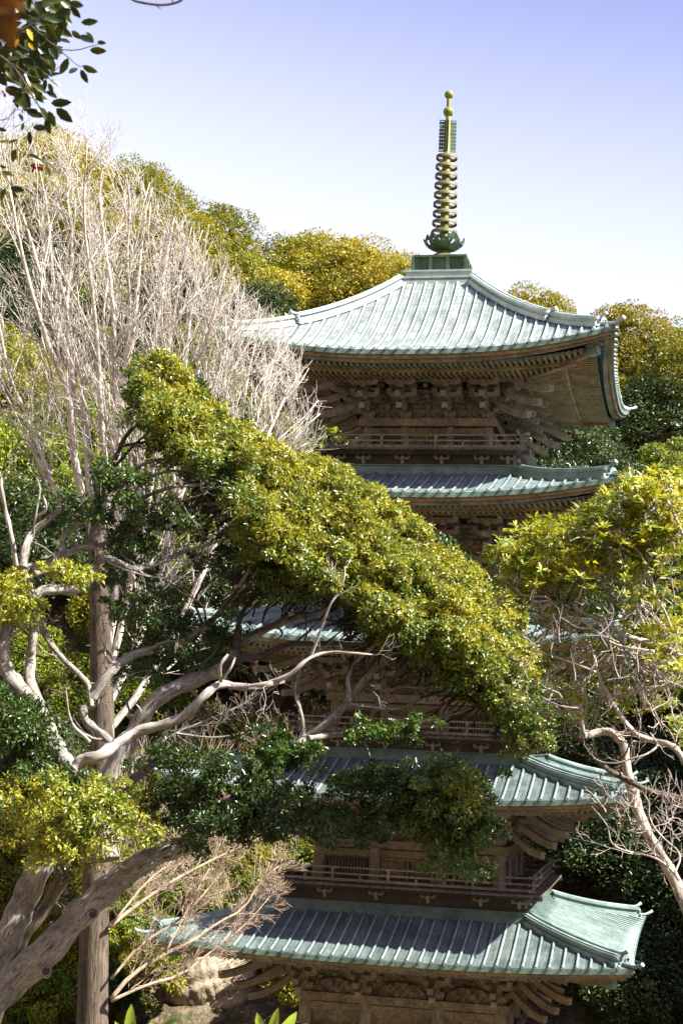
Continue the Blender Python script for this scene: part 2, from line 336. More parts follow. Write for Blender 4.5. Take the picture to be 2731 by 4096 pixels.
def fascia_and_rafters(k, roof):
    edge_strip(k, .0, .098, .0, .05, MT['fascia'], 'copper_fascia', roof)
    eaves = edge_strip(k, .055, -.004, -.075, .1, MT['rafter'], 'eaves', pagoda)
    edge_strip(k, .13, -.08, -.14, .1, MT['wood'], 'eave_board', eaves)
    fly = MB(); base = MB(); caps = MB(); soff = MB(); e = EW[k]; RS = .1225
    inner = BW[k]+.1
    n = int((e-.55)/RS)
    w1, w2 = e-.30, e-1.0           # tips of flying rafters, of base rafters
    def zr(x, w): # height of the soffit at depth w
        u = min(1, abs(x)/max(w, .1)); return EB[k]-.125+FL[k]*(u**2.6)*max(0., 1-(e-w)/(e-ST[k][0] if k < 4 else 2.2))**2+(e-w)*.10
    for i in range(-n, n+1):
        x = (i+.5)*RS
        if abs(x) > w1-.12: continue
        a = max(abs(x)+.03, w2-.1)
        if a < w1: 
            p0, p1 = Vector((x, -w1, zr(x, w1)-.05)), Vector((x, -a, zr(x, a)-.05)); fly.beam(p0, p1, .055, .065)
            d = (p0-p1).normalized(); caps.beam(p0-d*.012, p0+d*.008, .063, .075)
        a = max(abs(x)+.03, inner)
        if a < w2: base.beam((x, -w2, zr(x, w2)-.14), (x, -a, zr(x, a)-.14), .058, .075)
    for (wA, wB, dz) in ((w1-.05, w2-.1, -.012), (w2+.03, inner-.2, -.098)):
        N = 24; b = len(soff.v)
        for j in range(5):
            w = wA+(wB-wA)*j/4
            for i in range(N+1): x = (i/N*2-1)*w; soff.v.append((x, -w, zr(x, w)+dz))
        for j in range(4):
            for i in range(N): a = b+j*(N+1)+i; soff.f.append((a, a+N+1, a+N+2, a+1)); soff.sm.append(False)
    # board carrying the flying rafters (kioi)
    N = 24
    for (w, dz, h, th) in ((w2+.02, -.098, .05, .09),):
        pts = [(Vector(((i/N*2-1)*w, -w, zr((i/N*2-1)*w, w)+dz))) for i in range(N+1)]
        soff.sweep(pts, [(-.05, -.03), (-.05, .04), (.05, .04), (.05, -.03)])
    nfl = len(fly.f); fly.add(caps.v, caps.f); fme = fly.mesh('flying_rafters', MT['rafter']); fme.materials.append(MT['verd'])
    for pi in range(nfl, len(fme.polygons)): fme.polygons[pi].material_index = 1
    ms = (fme, base.mesh('base_rafters', MT['rafter']), soff.mesh('soffit_boards', MT['rafter']))
    for q in range(4):
        for m_, nm in zip(ms, ('flying_rafters', 'base_rafters', 'soffit_boards')): link(nm, m_, eaves, rz=q*math.pi/2)
    # corner rafters with copper caps
    hb = MB(); zc = zr(w1, w1)
    hb.beam((w1-.42, -(w1-.42), zr(w1-.42, w1-.42)-.12), (inner, -inner, zr(inner, inner)-.22), .15, .2)
    hb.beam((w1+.0, -(w1+.0), zc-.11), (w2-.2, -(w2-.2), zr(w2-.2, w2-.2)-.1), .13, .15)
    hm = hb.mesh('corner_rafter', MT['rafter'])
    cp = MB(); a = Vector((w1+.04, -(w1+.04), zc-.10)); d = (Vector((w1+.0, -(w1+.0), zc-.11))-Vector((w2-.2, -(w2-.2), zr(w2-.2, w2-.2)-.1))).normalized()
    cp.beam(a-d*.22, a-d*.001, .17, .2); cp.beam(a-d*.24+Vector((0, 0, .115)), a+d*.09+Vector((0, 0, .115)), .23, .03); cp.beam(a, a+d*.03, .12, .17)
    cm = cp.mesh('copper_rafter_cap', MT['verd'])
    for q in range(4):
        o = link('corner_rafter', hm, eaves, rz=q*math.pi/2); link('copper_rafter_cap', cm, eaves, rz=q*math.pi/2)
def build_roof(k):
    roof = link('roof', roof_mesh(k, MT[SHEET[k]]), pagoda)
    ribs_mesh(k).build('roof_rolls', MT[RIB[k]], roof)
    fascia_and_rafters(k, roof)
    hr = MB(); e = EW[k]
    if k < 4: ridge_stage(hr, k, ST[k][0]-.02, e-.22, 1.0, .10)
    else:
        ridge_stage(hr, k, ST[k][0]+.0, 2.72, 1.0, .09); ridge_stage(hr, k, 2.80, e-.32, .86, .09)
    P = hip_path(k, e-.3, e+.0, 3, .035); P += [P[-1]+Vector((.09, -.09, .03)), P[-1]+Vector((.13, -.13, .05)), P[-1]+Vector((.17, -.17, .08))]
    hr.tube(P, [.036]*6+[.042], 10)
    hm = hr.mesh('hip_ridge', MT['rib_hi'] if k == 4 else MT['rib'])
    for q in range(4): link('hip_ridge', hm, roof, rz=q*math.pi/2)
    if k < 4:
        sk = MB(); w, z = ST[k]
        for (dw, z0, z1) in ((.06, -.02, .055), (.02, .053, .10), (-.02, .10, .185), (.02, .185, .205)):
            sk.box((0, 0, z+(z0+z1)/2), (2*(w+dw), 2*(w+dw), z1-z0))
        sk.build('copper_skirt', MT['verd'] if k > 2 else MT['skirt'], roof)
for k in range(5): build_roof(k)
# ---- walls, columns, doors
def build_wall(k):
    w = BW[k]; zt = BT[k]-.17; zb = FZ[k]-.35 if k else -.1; zf = FZ[k] if k else .3
    r = .155-.01*k; h = zt-zb; mb = MB(); mb.box((0, 0, (zb+zt)/2), (2*w-.06, 2*w-.06, h)); wall = mb.build('wall', MT['wood'], pagoda)
    xs = [-w, -w*.37, w*.37, w]
    pl = MB(); o = w+.19; pl.box((0, 0, BT[k]-.085), (2*o, 2*o, .17)); pl.build('wall_plate', MT['woodgrey' if k > 1 else 'wood'], wall)
    cm = MB(); cm.lathe([(r*.97, zb), (r, zb+h*.35), (r*.99, zb+h*.7), (r*.86, zt+.01)], 20); cmesh = cm.mesh('column', MT['woodgrey'])
    for q in range(4):
        for x in xs[:3]:
            p = rotz(Vector((x, -w, 0)), q); link('column', cmesh, wall, loc=p, rz=random.random()*6)
    # tie beams between columns
    tb = MB(); tb.box((0, -w-.02, zt-.11-.0), (2*w-.02, .12, .15))
    if k == 0:
        tb.box((0, -w-.07, zt-.62), (2*w+.5, .16, .2)); tb.box((0, -w-.05, 1.2), (2*w, .14, .2))
    tm = tb.mesh('tie_beam', MT['wood'])
    # middle door : frame, two leaves, centre stile
    zd0, zd1 = zf+.02, zt-.2; 
    if k == 0: zd0, zd1 = .3, zt-.75
    d = MB(); hw = w*.37-r; H = zd1-zd0; zm = (zd0+zd1)/2
    d.box((0, -w-.03, zd1-.02), (2*hw, .1, .05)); d.box((-hw+.03, -w-.03, zm), (.06, .1, H-.05)); d.box((hw-.03, -w-.03, zm), (.06, .1, H-.05)); d.box((0, -w-.06, zm-.02), (.06, .09, H-.05))
    for sx in (-1, 1):
        cx = sx*(hw/2); pw = hw-.12
        d.box((cx, -w+.0, zm), (pw, .05, H-.08))
        for xx in (-pw/2+.03, pw/2-.03): d.box((cx+xx, -w-.035, zm), (.05, .04, H-.08))
        for zz in (-H/2+.07, H/2-.09): d.box((cx, -w-.034, zm+zz), (pw-.1, .038, .05))
    dm = d.mesh('door', MT['wood'])
    l = MB(); f = MB(); cx = w*.685; bw2 = w*.63-2*r; z0, z1 = zd0+.0, zd1-.06
    f.box((cx, -w-.03, z1), (bw2, .1, .05)); f.box((cx-bw2/2+.02, -w-.03, (z0+z1)/2), (.045, .09, z1-z0-.05)); f.box((cx+bw2/2-.02, -w-.03, (z0+z1)/2), (.045, .09, z1-z0-.05))
    f.box((cx, -w+.005, (z0+z1)/2), (bw2-.1, .035, z1-z0))
    nb = 12
    for i in range(nb): l.box((cx-bw2/2+.06+(bw2-.12)*(i+.5)/nb, -w-.045, (z0+z1)/2), (.024, .03, z1-z0-.05))
    fm = f.mesh('lattice_window', MT['dark']); lm = l.mesh('window_bars', MT['wood'])
    for q in range(4):
        link('tie_beam', tm, wall, rz=q*math.pi/2); link('door', dm, wall, rz=q*math.pi/2)
        for s in (0, 1):
            wo = link('lattice_window', fm, wall, rz=q*math.pi/2, loc=rotz(Vector((-2*cx*s, 0, 0)), q)); link('window_bars', lm, wall, rz=q*math.pi/2, loc=rotz(Vector((-2*cx*s, 0, 0)), q))
for k in range(5): build_wall(k)
# ---- bracket complexes under each eave
def makito(mb, x, y, z, s=.1, R=None):
    mb.box((x, y, z+s*.19), (s, s, s*.38), R, taper=.68); mb.box((x, y, z+s*.55), (s, s, s*.34), R)
def arm(mb, c, L, w, h, R=None):      # boat shaped bracket arm
    n = 8; pts = []
    prof = [(-L/2, h/2), (-L/2, 0), (-L*.44, -h*.3), (-L*.34, -h/2), (L*.34, -h/2), (L*.44, -h*.3), (L/2, 0), (L/2, h/2)]
    A = [Vector((a, -w/2, b)) for a, b in prof]; B = [Vector((a, w/2, b)) for a, b in prof]
    P = A+B
    if R is not None: P = [R @ p for p in P]
    mb.add([p+Vector(c) for p in P], [tuple(range(n-1, -1, -1))[::-1], tuple(range(2*n-1, n-1, -1))]+[(i, n+i, n+(i+1) % n, (i+1) % n) for i in range(n)])
def build_brackets(k):
    w = BW[k]; z0 = BT[k]; Ht = EB[k]-BT[k]-.06; st = Ht/4.2; dy = .27
    root_mb = MB()
    for q in range(4):            # continuous beams at each step
        for i, (dd, zz) in enumerate(((0, st*1.05), (0, st*2.1), (dy, st*3.0), (3*dy, st*3.75), (0, st*3.2))):
            L = 2*(w+dd)+.5
            root_mb.box(rotz(Vector((0, -w-dd, z0+zz+.012*i)), q), (L, .075, .085) if q % 2 == 0 else (.075, L, .085))
        root_mb.box(rotz(Vector((0, -w+.03, z0+Ht*.5)), q), (2*w, .05, Ht) if q % 2 == 0 else (.05, 2*w, Ht))
        for j in range(9):
            x = (j-4)/4.5*(w+.1)
            for (dd, zz) in ((0, st*1.6), (dy, st*2.55), (0, st*2.65), (2*dy, st*3.5)):
                p = rotz(Vector((x, -w-dd-.01, z0+zz-.03)), q); makito(root_mb, p.x, p.y, p.z, .11)
    br = root_mb.build('bracket_frame', MT['wood'], pagoda)
    m = MB(); makito(m, 0, 0, 0, .26)
    X = Matrix.Rotation(math.pi/2, 3, 'Z')
    zz = .16
    for i in range(3):
        z = z0*0+zz+i*st
        arm(m, (0, -i*dy, z+.045), .62, .08, .1); arm(m, (0, -i*dy/2-.12, z+.045), .5+i*dy, .08, .1, X)
        for x in (-.26, 0, .26): makito(m, x, -i*dy, z+.09, .115)
        makito(m, 0, -(i+1)*dy, z+.09, .12)
    arm(m, (0, -3*dy, zz+3*st+.03), .62, .075, .09)
    tl = MB()
    for (ya, za, yb, zb_) in ((-.1, .60, -1.02, .06), (-.2, .84, -1.27, .27)):     # slanted tail rafters with flared tip
        P = [Vector((0, ya+(yb-ya)*t, za+(zb_-za)*t+.07*(2*t-1)**2)) for t in [i/7 for i in range(8)]]
        tl.sweep(P, [(-.058, -.062), (-.058, .062), (.058, .062), (.058, -.062)])
        makito(m, 0, yb+.36, (za+zb_)/2+.0, .14); arm(m, (0, yb+.36, (za+zb_)/2+.10), .66, .085, .11)
        for xx in (-.27, .27): makito(m, xx, yb+.36, (za+zb_)/2+.15, .125)
    nm0 = len(m.f); m.add(tl.v, tl.f); bm = m.mesh('bracket_set', MT['wood']); bm.materials.append(MT['woodgrey'])
    for pi in range(nm0, len(bm.polygons)): bm.polygons[pi].material_index = 1
    for q in range(4):
        for x in (-w*.98, -w*.37, w*.37, w*.98):
            p = rotz(Vector((x, -w, z0)), q); link('bracket_set', bm, br, loc=p, rz=q*math.pi/2)
    # corner sets : three tail rafters fan out on the diagonal, long tips
    c = MB()
    for ang in (45,):
        for (r0, za, r1, zb_, wd) in ((.1, .46, 1.38, -.14, .12), (.3, .70, 1.74, .08, .12), (.5, .92, 2.1, .32, .12)):
            for off in (-.0,):
                d = Vector((math.sin(R_(ang)), -math.cos(R_(ang)), 0))
                P = [d*(r0+(r1-r0)*t)+Vector((0, 0, za+(zb_-za)*t+.13*(2*t-1)**2-.06)) for t in [i/8 for i in range(9)]]
                c.sweep(P, [(-wd/2, -.07), (-wd/2, .07), (wd/2, .07), (wd/2, -.07)])
    for (xo, yo) in ():      # parallel tails close to the corner, on both faces
        for (ya, za, yb, zb_) in ((-.1, .52, -1.08, .08), (-.2, .72, -1.30, .31)):
            P = [Vector((0, ya+(yb-ya)*t, za+(zb_-za)*t+.09*(2*t-1)**2)) for t in [i/7 for i in range(8)]]
            if yo: P = [Vector((-p.y, -yo, p.z)) for p in P]
            else: P = [Vector((xo, p.y, p.z)) for p in P]
            if max(xo, yo) < .5 or True: c.sweep(P, [(-.045, -.05), (-.045, .05), (.045, .05), (.045, -.05)])
    for i in range(4):
        makito(c, .27*i, -.27*i, .12+i*st, .15, Matrix.Rotation(R_(45), 3, 'Z')); arm(c, (.27*i, -.27*i, .2+i*st), .6, .09, .1, Matrix.Rotation(R_(-45), 3, 'Z'))
    cm = c.mesh('corner_bracket_set', MT['woodgrey' if k > 2 else 'wood'])
    for q in range(4): link('corner_bracket_set', cm, br, loc=rotz(Vector((w, -w, z0)), q), rz=q*math.pi/2)
    # struts, frog-leg frames or carvings between the sets
    for q in range(4):
        for j, x in enumerate((-w*.685, 0, w*.685)):
            s = MB()
            if k == 0:
                N = 26; n2 = 7; hw = w*.25; 
                for a in range(n2+1):
                    for i in range(N+1):
                        u = i/N*2-1; hgt = .30*max(0, 1-u*u)**.5; zz2 = hgt*a/n2
                        nz = .035*math.sin(9*u+5*a/n2+j*2)+.03*math.sin(21*u-7*a/n2+j)+.022*math.sin(37*u+11*a/n2+q)
                        s.v.append((u*hw, -.06-.05*(1-u*u)-nz*(1-abs(u)**3), zz2+.01*math.sin(15*u)))
                for a in range(n2):
                    for i in range(N): b = a*(N+1)+i; s.f.append((b, b+1, b+N+2, b+N+1)); s.sm.append(True)
                nm = 'carved_panel'
            else:
                s.box((0, -.03, .15), (.08, .05, .26)); s.box((0, -.035, .03), (.2, .05, .05)); s.box((0, -.035, .07), (.13, .05, .04)); makito(s, 0, -.02, .24, .15)
                for sx in (-1, 1): s.beam((sx*.27, -.02, .02), (sx*.06, -.02, .14), .035, .05)
                nm = 'strut'
            s.build(nm, MT['wood'], br, loc=rotz(Vector((x, -w-.02, z0)), q), rz=q*math.pi/2)
for k in range(5): build_brackets(k)
# ---- balconies
def build_balcony(k):
    w, z = FW[k], FZ[k]; fb = MB()
    fb.box((0, 0, z-.05), (2*w, 2*w, .06))
    n = 34
    for q in range(4):            # edge planks with small gaps
        for i in range(n):
            x = -w+2*w*(i+.5)/n; L = 2*w/n-.01
            fb.box(rotz(Vector((x, -w-.0, z-.048)), q), (L, .34, .045) if q % 2 == 0 else (.34, L, .045))
    bal = fb.build('balcony', MT['plank'], pagoda)
    wa = MB(); wa.box((0, 0, z-.27), (2*w-.42, 2*w-.42, .36)); 
    for q in range(4):
        wa.box(rotz(Vector((0, -w+.06, z-.112)), q), (2*w+.35, .09, .075) if q % 2 == 0 else (.09, 2*w+.35, .075))
    wa.build('waist_board', MT['dark'], bal)
    nb = MB(); nb.box((0, .02, -.04), (.09, .1, .1), taper=.7); arm(nb, (0, 0, .03), .34, .06, .055); makito(nb, -.14, 0, .055, .07); makito(nb, .14, 0, .055, .07); makito(nb, 0, 0, .055, .07)
    P = [Vector((0, .1-.22*t, .03+.05*math.sin(t*4))) for t in [i/6 for i in range(7)]]; nb.tube(P, [.035, .038, .04, .04, .042, .045, .02], 8)
    nm = nb.mesh('nose_bracket', MT['woodgrey'])
    for q in range(4):
        for x in (-w+.3, -w*.6, -w*.2, w*.2, w*.6, w-.3):
            link('nose_bracket', nm, bal, loc=rotz(Vector((x, -w+.17, z-.245)), q), rz=q*math.pi/2)
    rl = MB(); wr = w-.08; H = .29
    def rail(zz, r, ext, up, sq=False):
        P = [Vector((-wr-ext, -wr, zz+up)), Vector((-wr-ext*.5, -wr, zz+up*.35)), Vector((-wr, -wr, zz)), Vector((0, -wr, zz)), Vector((wr, -wr, zz)), Vector((wr+ext*.5, -wr, zz+up*.35)), Vector((wr+ext, -wr, zz+up))]
        if sq: rl.sweep(P, [(-r, -r), (-r, r), (r, r), (r, -r)])
        else: rl.tube(P, [r]*7, 8)
    rail(z+H, .021, .24, .05); rail(z+H*.57, .017, .17, .0, True); rail(z+.04, .028, .10, 0, True)
    m = int(round(2*wr/.62))
    for i in range(m+1):
        x = -wr+2*wr*i/m; big = (i % 2 == 0)
        rl.box((x, -wr, z+(H*.9 if i in (0, m) else H*.3)/2+.02), (.06 if i in (0, m) else .042, .06 if i in (0, m) else .042, H*.9 if i in (0, m) else H*.5))
        if i not in (0, m) and big: rl.box((x, -wr, z+H*.5+.03), (.05, .05, H*.85)); rl.box((x, -wr, z+H-.03), (.075, .06, .025))
    rm = rl.mesh('railing', MT['woodgrey'])
    for q in range(4): link('railing', rm, bal, rz=q*math.pi/2)
for k in range(1, 5): build_balcony(k)
# ---- spire
sp = MB(); zb = 19.98
for (dw, z0, z1) in ((.86, 19.60, 19.72), (.80, 19.72, 19.78), (.86, 19.78, 19.83), (.74, 19.83, 19.95), (.80, 19.95, 19.99)): sp.box((0, 0, (z0+z1)/2), (2*dw, 2*dw, z1-z0))
spire = sp.build('spire_base', MT['rib_hi'], pagoda)
B = MB(); a = .61; b0, b1 = 19.99, 20.37
B.box((0, 0, (b0+b1)/2), (2*a-.06, 2*a-.06, b1-b0-.02)); B.box((0, 0, b1+.0), (2*a+.05, 2*a+.05, .05)); B.box((0, 0, b0+.03), (2*a+.03, 2*a+.03, .06))
for q in range(4):
    for x in (-a, -a/3, a/3):
        B.box(rotz(Vector((x, -a, (b0+b1)/2)), q), (.07, .07, b1-b0-.06))
B.build('dew_basin', MT['petal'], spire)
D = MB(); D.lathe([(.40, 20.395), (.39, 20.43), (.33, 20.51), (.22, 20.58), (.12, 20.60), (.13, 20.64), (.11, 20.68)], 28); D.build('dome', MT['ring'], spire)
Z0 = 20.62
sh = MB(); sh.lathe([(.10, Z0), (.092, 21.5), (.082, 22.6), (.078, 23.08), (.068, 23.1), (.06, 24.0), (.055, 24.1)], 20); sh.build('shaft', MT['spire'], spire)
# two rows of lotus petals
for rrow, (n, r0, r1, h, off) in enumerate(((8, .12, .46, .28, 0), (4, .12, .34, .38, .5))):
    pm = MB(); N = 8; 
    for side in (0, 1):
        b = len(pm.v)
        for j in range(N+1):
            t = j/N; rr = r0+(r1-r0)*math.sin(t*1.6)**.8 if t > 0 else r0; z = Z0+.06+h*t**1.7; hw = (.165 if rrow == 0 else .2)*math.sin(math.pi*min(1, t*.70+.2))*(1 if t < .75 else 1-(t-.75)*3.6)
            for i in range(5):
                u = (i/4-.5)*2; an = u*hw/max(rr, .2); q = rr-side*.012+(.03*abs(u) if t > .5 else 0)
                pm.v.append((q*math.sin(an), -q*math.cos(an), z+.03*(u*u)*t))
        for j in range(N):
            for i in range(4):
                if 4 <= j <= 5 and i in (1, 2): continue      # pierced openwork
                c = b+j*5+i; pm.f.append((c, c+1, c+6, c+5)); pm.sm.append(True)
    me = pm.mesh('lotus_petal', MT['petal'])
    for i in range(n): link('lotus_petal', me, spire, rz=(i+off)*2*math.pi/n)
for i in range(9):
    z = 22.962-(22.962-21.12)*i/8; r = .252+.006*i; m = MB(); n = 36; h = .038
    m.lathe([(r, z-h), (r, z+h), (r-.022, z+h), (r-.022, z-h), (r, z-h)], n)
    for q in range(4):
        an = q*math.pi/2+.6; m.beam((.1*math.cos(an), .1*math.sin(an), z), ((r-.01)*math.cos(an), (r-.01)*math.sin(an), z), .03, .03)
    m.lathe([(.09, z-h*1.1), (.105, z-h), (.105, z+h), (.09, z+h*1.1)], 18)
    m.build('ring', MT['ring'], spire)
fm = MB(); fx0, fx1, fz0, fz1 = .06, .205, 23.10, 23.89
nx, nz_ = 6, 36; 
for side in (0, 1):
    b = len(fm.v)
    for j in range(nz_+1):
        for i in range(nx+1): fm.v.append((fx0+(fx1-fx0)*i/nx, (-.006 if side else .006), fz0+(fz1-fz0)*j/nz_))
    for j in range(nz_):
        for i in range(nx):
            if (j % 4 == 2 and i in (1, 3, 5)) or (j in (1, nz_-2) and i in (2, 4)): continue
            c = b+j*(nx+1)+i; fm.f.append((c, c+1, c+nx+2, c+nx+1)); fm.sm.append(False)
fmesh = fm.mesh('flame_fin', MT['petal'])
for q in range(4): link('flame_fin', fmesh, spire, rz=q*math.pi/2+.25)
def ball(name, z, r):
    m = MB(); m.lathe([(max(.001, r*math.sin(math.pi*i/14)), z-r*math.cos(math.pi*i/14)) for i in range(15)], 24); m.build(name, MT['spire'], spire)
ball('dragon_ball', 24.096, .124); ball('sacred_jewel', 24.525, .107)
m = MB(); m.lathe([(.052, 24.18), (.05, 24.45)], 16); m.build('spire_neck', MT['spire'], spire)
# ================================================================== TERRAIN
def pathpt(px, py, d): return Vector(at(px, py, d))
CRX = []; 
for (px, py) in ((-500, 200), (0, 365), (150, 425), (300, 428), (420, 452), (530, 497), (660, 552), (820, 583), (940, 578), (1200, 632), (1568, 655), (2100, 640)):
    D = at(px, py, 1)-CAM; d = 40.
    for _ in range(60):               # where the view direction meets the hillside
        P = CAM+D*d; zt = .85*(P[1]-5)+3.6
        f = P[2]-zt; g = D[2]-.85*D[1]; d -= f/g
    P = CAM+D*d; CRX.append((P[0], P[2]-6.6, P[1]))
CX = np.array([c[0] for c in CRX]); CZ = np.array([c[1] for c in CRX])
def terr(x, y):
    x = np.asarray(x, float); y = np.asarray(y, float)
    side = np.maximum(0, -x-9)*.45
    s = .85*(y-5+side*.8); s = np.where(s < 0, 0, s)
    rt = np.maximum(0, x-9)*.45*np.clip((y+14)/10, 0, 1)
    zc = np.interp(x, CX, CZ)
    h = np.minimum(s+rt*np.clip(1-s/20, 0, 1), zc); e = np.clip(1-(zc-h)/5, 0, 1); h = h-e*e*1.0
    yc = zc/.85+5; h = h-np.maximum(0, y-yc-4)*.25
    near = np.clip((-y-14)/14, 0, 1); h = h+near*7.2
    left = np.maximum(0, -x-4-.0*y)*np.clip(-y/10, 0, 1)*.22; h = h+left*np.clip(1-near, 0, 1)
    h = h+np.maximum(0, -y-41)*1.1+np.clip(-x-17, 0, 60)*np.clip((-y-2)/8, 0, 1)*.9  # unseen rise behind and left of the camera, added to block low sky light
    return h+.35*np.sin(x*.7+y*.31)*np.cos(y*.53-x*.2)+.18*np.sin(x*1.9)*np.sin(y*1.7)
NX, NY = 180, 200
gx = np.concatenate([np.linspace(-160, -45, 20)[:-1], np.linspace(-45, 35, 140), np.linspace(35, 160, 20)[1:]]); gy = np.concatenate([np.linspace(-80, -40, 10)[:-1], np.linspace(-40, 62, 170), np.linspace(62, 220, 20)[1:]])
XX, YY = np.meshgrid(gx, gy); ZZ = terr(XX, YY); nxg, nyg = len(gx), len(gy)
vv = np.stack([XX, YY, ZZ], -1).reshape(-1, 3); ff = [(j*nxg+i, j*nxg+i+1, (j+1)*nxg+i+1, (j+1)*nxg+i) for j in range(nyg-1) for i in range(nxg-1)]
me = bpy.data.meshes.new('ground'); me.from_pydata(vv.tolist(), [], ff); me.materials.append(MT['ground']); me.polygons.foreach_set('use_smooth', [True]*len(ff)); me.update()
tag(link('ground', me), kind='structure')
# ================================================================== LEAVES AND TREES
def unit(a): return a/np.maximum(1e-9, np.linalg.norm(a, axis=-1, keepdims=True))
class Leaves:
    def __init__(s): s.P = []; s.A = []; s.N = []; s.L = []; s.Wd = []
    def add(s, P, A, N, L, Wd): s.P.append(P); s.A.append(unit(A)); s.N.append(N); s.L.append(L); s.Wd.append(Wd)
    def clump(s, c, r, n, L, wf=.42, up=(0, -.25, .5), squash=1., hemi=-.35, jit=.6):
        c = np.asarray(c); d = unit(rng.normal(size=(int(n*1.6)+4, 3))); u = unit(np.array(up, float)); d = d[(d@u) > hemi][:int(n)]; k = len(d)
        rad = r*(1-.35*rng.random((k, 1))**1.6); P = c+d*rad*np.array([1, 1, squash])
        A = unit(unit(rng.normal(size=(k, 3)))*.9+d*.55+np.array([0, 0, -.1])); N = unit(d*.8+unit(rng.normal(size=(k, 3)))*jit+np.array([0, 0, .45]))
        l = L*(.65+.6*rng.random(k)); s.add(P, A, N, l, l*wf)
    def rosette(s, c, axis, n, L, wf=.3):
        c = np.asarray(c); axis = unit(np.asarray(axis, float)); d = unit(rng.normal(size=(n, 3))); d = d-(d@axis)[:, None]*axis; d = unit(d)
        A = unit(d+axis*(.15+.9*rng.random((n, 1)))); N = unit(axis-A*(A@axis)[:, None]+.15*rng.normal(size=(n, 3)))
        l = L*(.7+.45*rng.random(n)); s.add(np.repeat(c[None], n, 0)+A*.01, A, N, l, l*wf)
    def mesh(s, name, mat, hi=False):
        P = np.concatenate(s.P); A = np.concatenate(s.A); N = np.concatenate(s.N); L = np.concatenate(s.L)[:, None]; Wd = np.concatenate(s.Wd)[:, None]
        Sd = unit(np.cross(N, A)); Nn = unit(np.cross(A, Sd)); n = len(P)
        if not hi:
            V = np.stack([P, P+A*L*.45+Sd*Wd*.5+Nn*Wd*.16, P+A*L-Nn*L*.10, P+A*L*.45-Sd*Wd*.5+Nn*Wd*.16], 1); F = [(0, 1, 2), (0, 2, 3)]
        else:
            cv = lambda t, q, h: P+A*L*t+Sd*Wd*q+Nn*(Wd*h-L*.16*t*t)
            V = np.stack([P, cv(.2, .36, .12), cv(.5, .5, .17), cv(.8, .3, .1), cv(1, 0, 0), cv(.8, -.3, .1), cv(.5, -.5, .17), cv(.2, -.36, .12), cv(.2, 0, 0), cv(.5, 0, 0), cv(.8, 0, 0)], 1)
            F = [(0, 1, 8), (0, 8, 7), (1, 2, 9, 8), (8, 9, 6, 7), (2, 3, 10, 9), (9, 10, 5, 6), (3, 4, 10), (10, 4, 5)]
        m = V.shape[1]; me = bpy.data.meshes.new(name); me.vertices.add(n*m); me.vertices.foreach_set('co', V.reshape(-1).astype(np.float32))
        lv = []; ls = []; lt = []; base = np.arange(n)*m; tot = 0; cols = []
        per = sum(len(f) for f in F)
        idx = np.concatenate([np.array(f) for f in F]); lv = (base[:, None]+idx[None]).reshape(-1)
        st = np.cumsum([0]+[len(f) for f in F])[:-1]; ls = (np.arange(n)[:, None]*per+st[None]).reshape(-1); lt = np.tile([len(f) for f in F], n)
        me.loops.add(len(lv)); me.loops.foreach_set('vertex_index', lv.astype(np.int32)); me.polygons.add(len(ls)); me.polygons.foreach_set('loop_start', ls.astype(np.int32)); me.polygons.foreach_set('loop_total', lt.astype(np.int32))
        me.materials.append(mat or MT['leaf_green']); me.update(calc_edges=True); return me
def blob(c, r, seed, n1=10, n2=7, amp=.2):
    mb = MB(); 
    for j in range(n2+1):
        for i in range(n1):
            a = 2*math.pi*i/n1; b = math.pi*j/n2; d = Vector((math.sin(b)*math.cos(a), math.sin(b)*math.sin(a), math.cos(b)))
            q = r*(1+amp*math.sin(3*a+seed)*math.sin(b*2+seed*2)); mb.v.append(tuple(Vector(c)+d*q))
    for j in range(n2):
        for i in range(n1): mb.f.append((j*n1+i, (j+1)*n1+i, (j+1)*n1+(i+1) % n1, j*n1+(i+1) % n1)); mb.sm.append(True)
    return mb
# --- hillside evergreen crowns : cauliflower heads made of leaf clumps
def crown_mesh(seed, R, H, nl, L, sub):
    r2 = np.random.default_rng(seed); lv = Leaves(); heads = []
    for i in range(sub):
        z = 1-(i+.5)/sub*1.15; a = i*2.39996+r2.random()*.5; q = math.sqrt(max(0, 1-z*z)) if z > 0 else 1.0
        rr = R*(.62+.3*r2.random()); heads.append((np.array([q*math.cos(a)*rr, q*math.sin(a)*rr, H*.55+z*H*.5*(.8+.3*r2.random())]), R*(.26+.2*r2.random())))
    for c, r in heads:
        up = c-np.array([0, 0, H*.3]); lv.clump(c, r, nl/sub, L, .45, up=tuple(unit(up)), squash=.8, hemi=-.25, jit=.75)
    return lv, heads
def with_core(me_l, heads, mat, f=.24):
    mb = MB()
    for i, (c, r) in enumerate(heads):
        b = blob(c, r*f, i); mb.add(b.v, b.f, True)
    mb2 = blob(np.mean([h[0] for h in heads], 0), np.max([np.linalg.norm(h[0][:2]) for h in heads])*.3, 3, 14, 10); mb.add(mb2.v, mb2.f, True)
    bm_v = [v.co[:] for v in me_l.vertices]; n = len(bm_v); fs = [tuple(p.vertices) for p in me_l.polygons]
    me = bpy.data.meshes.new(me_l.name); me.from_pydata(bm_v+mb.v, [], fs+[tuple(i+n for i in f_) for f_ in mb.f]); me.materials.append(mat or MT['leaf_green']); me.update(); bpy.data.meshes.remove(me_l); return me
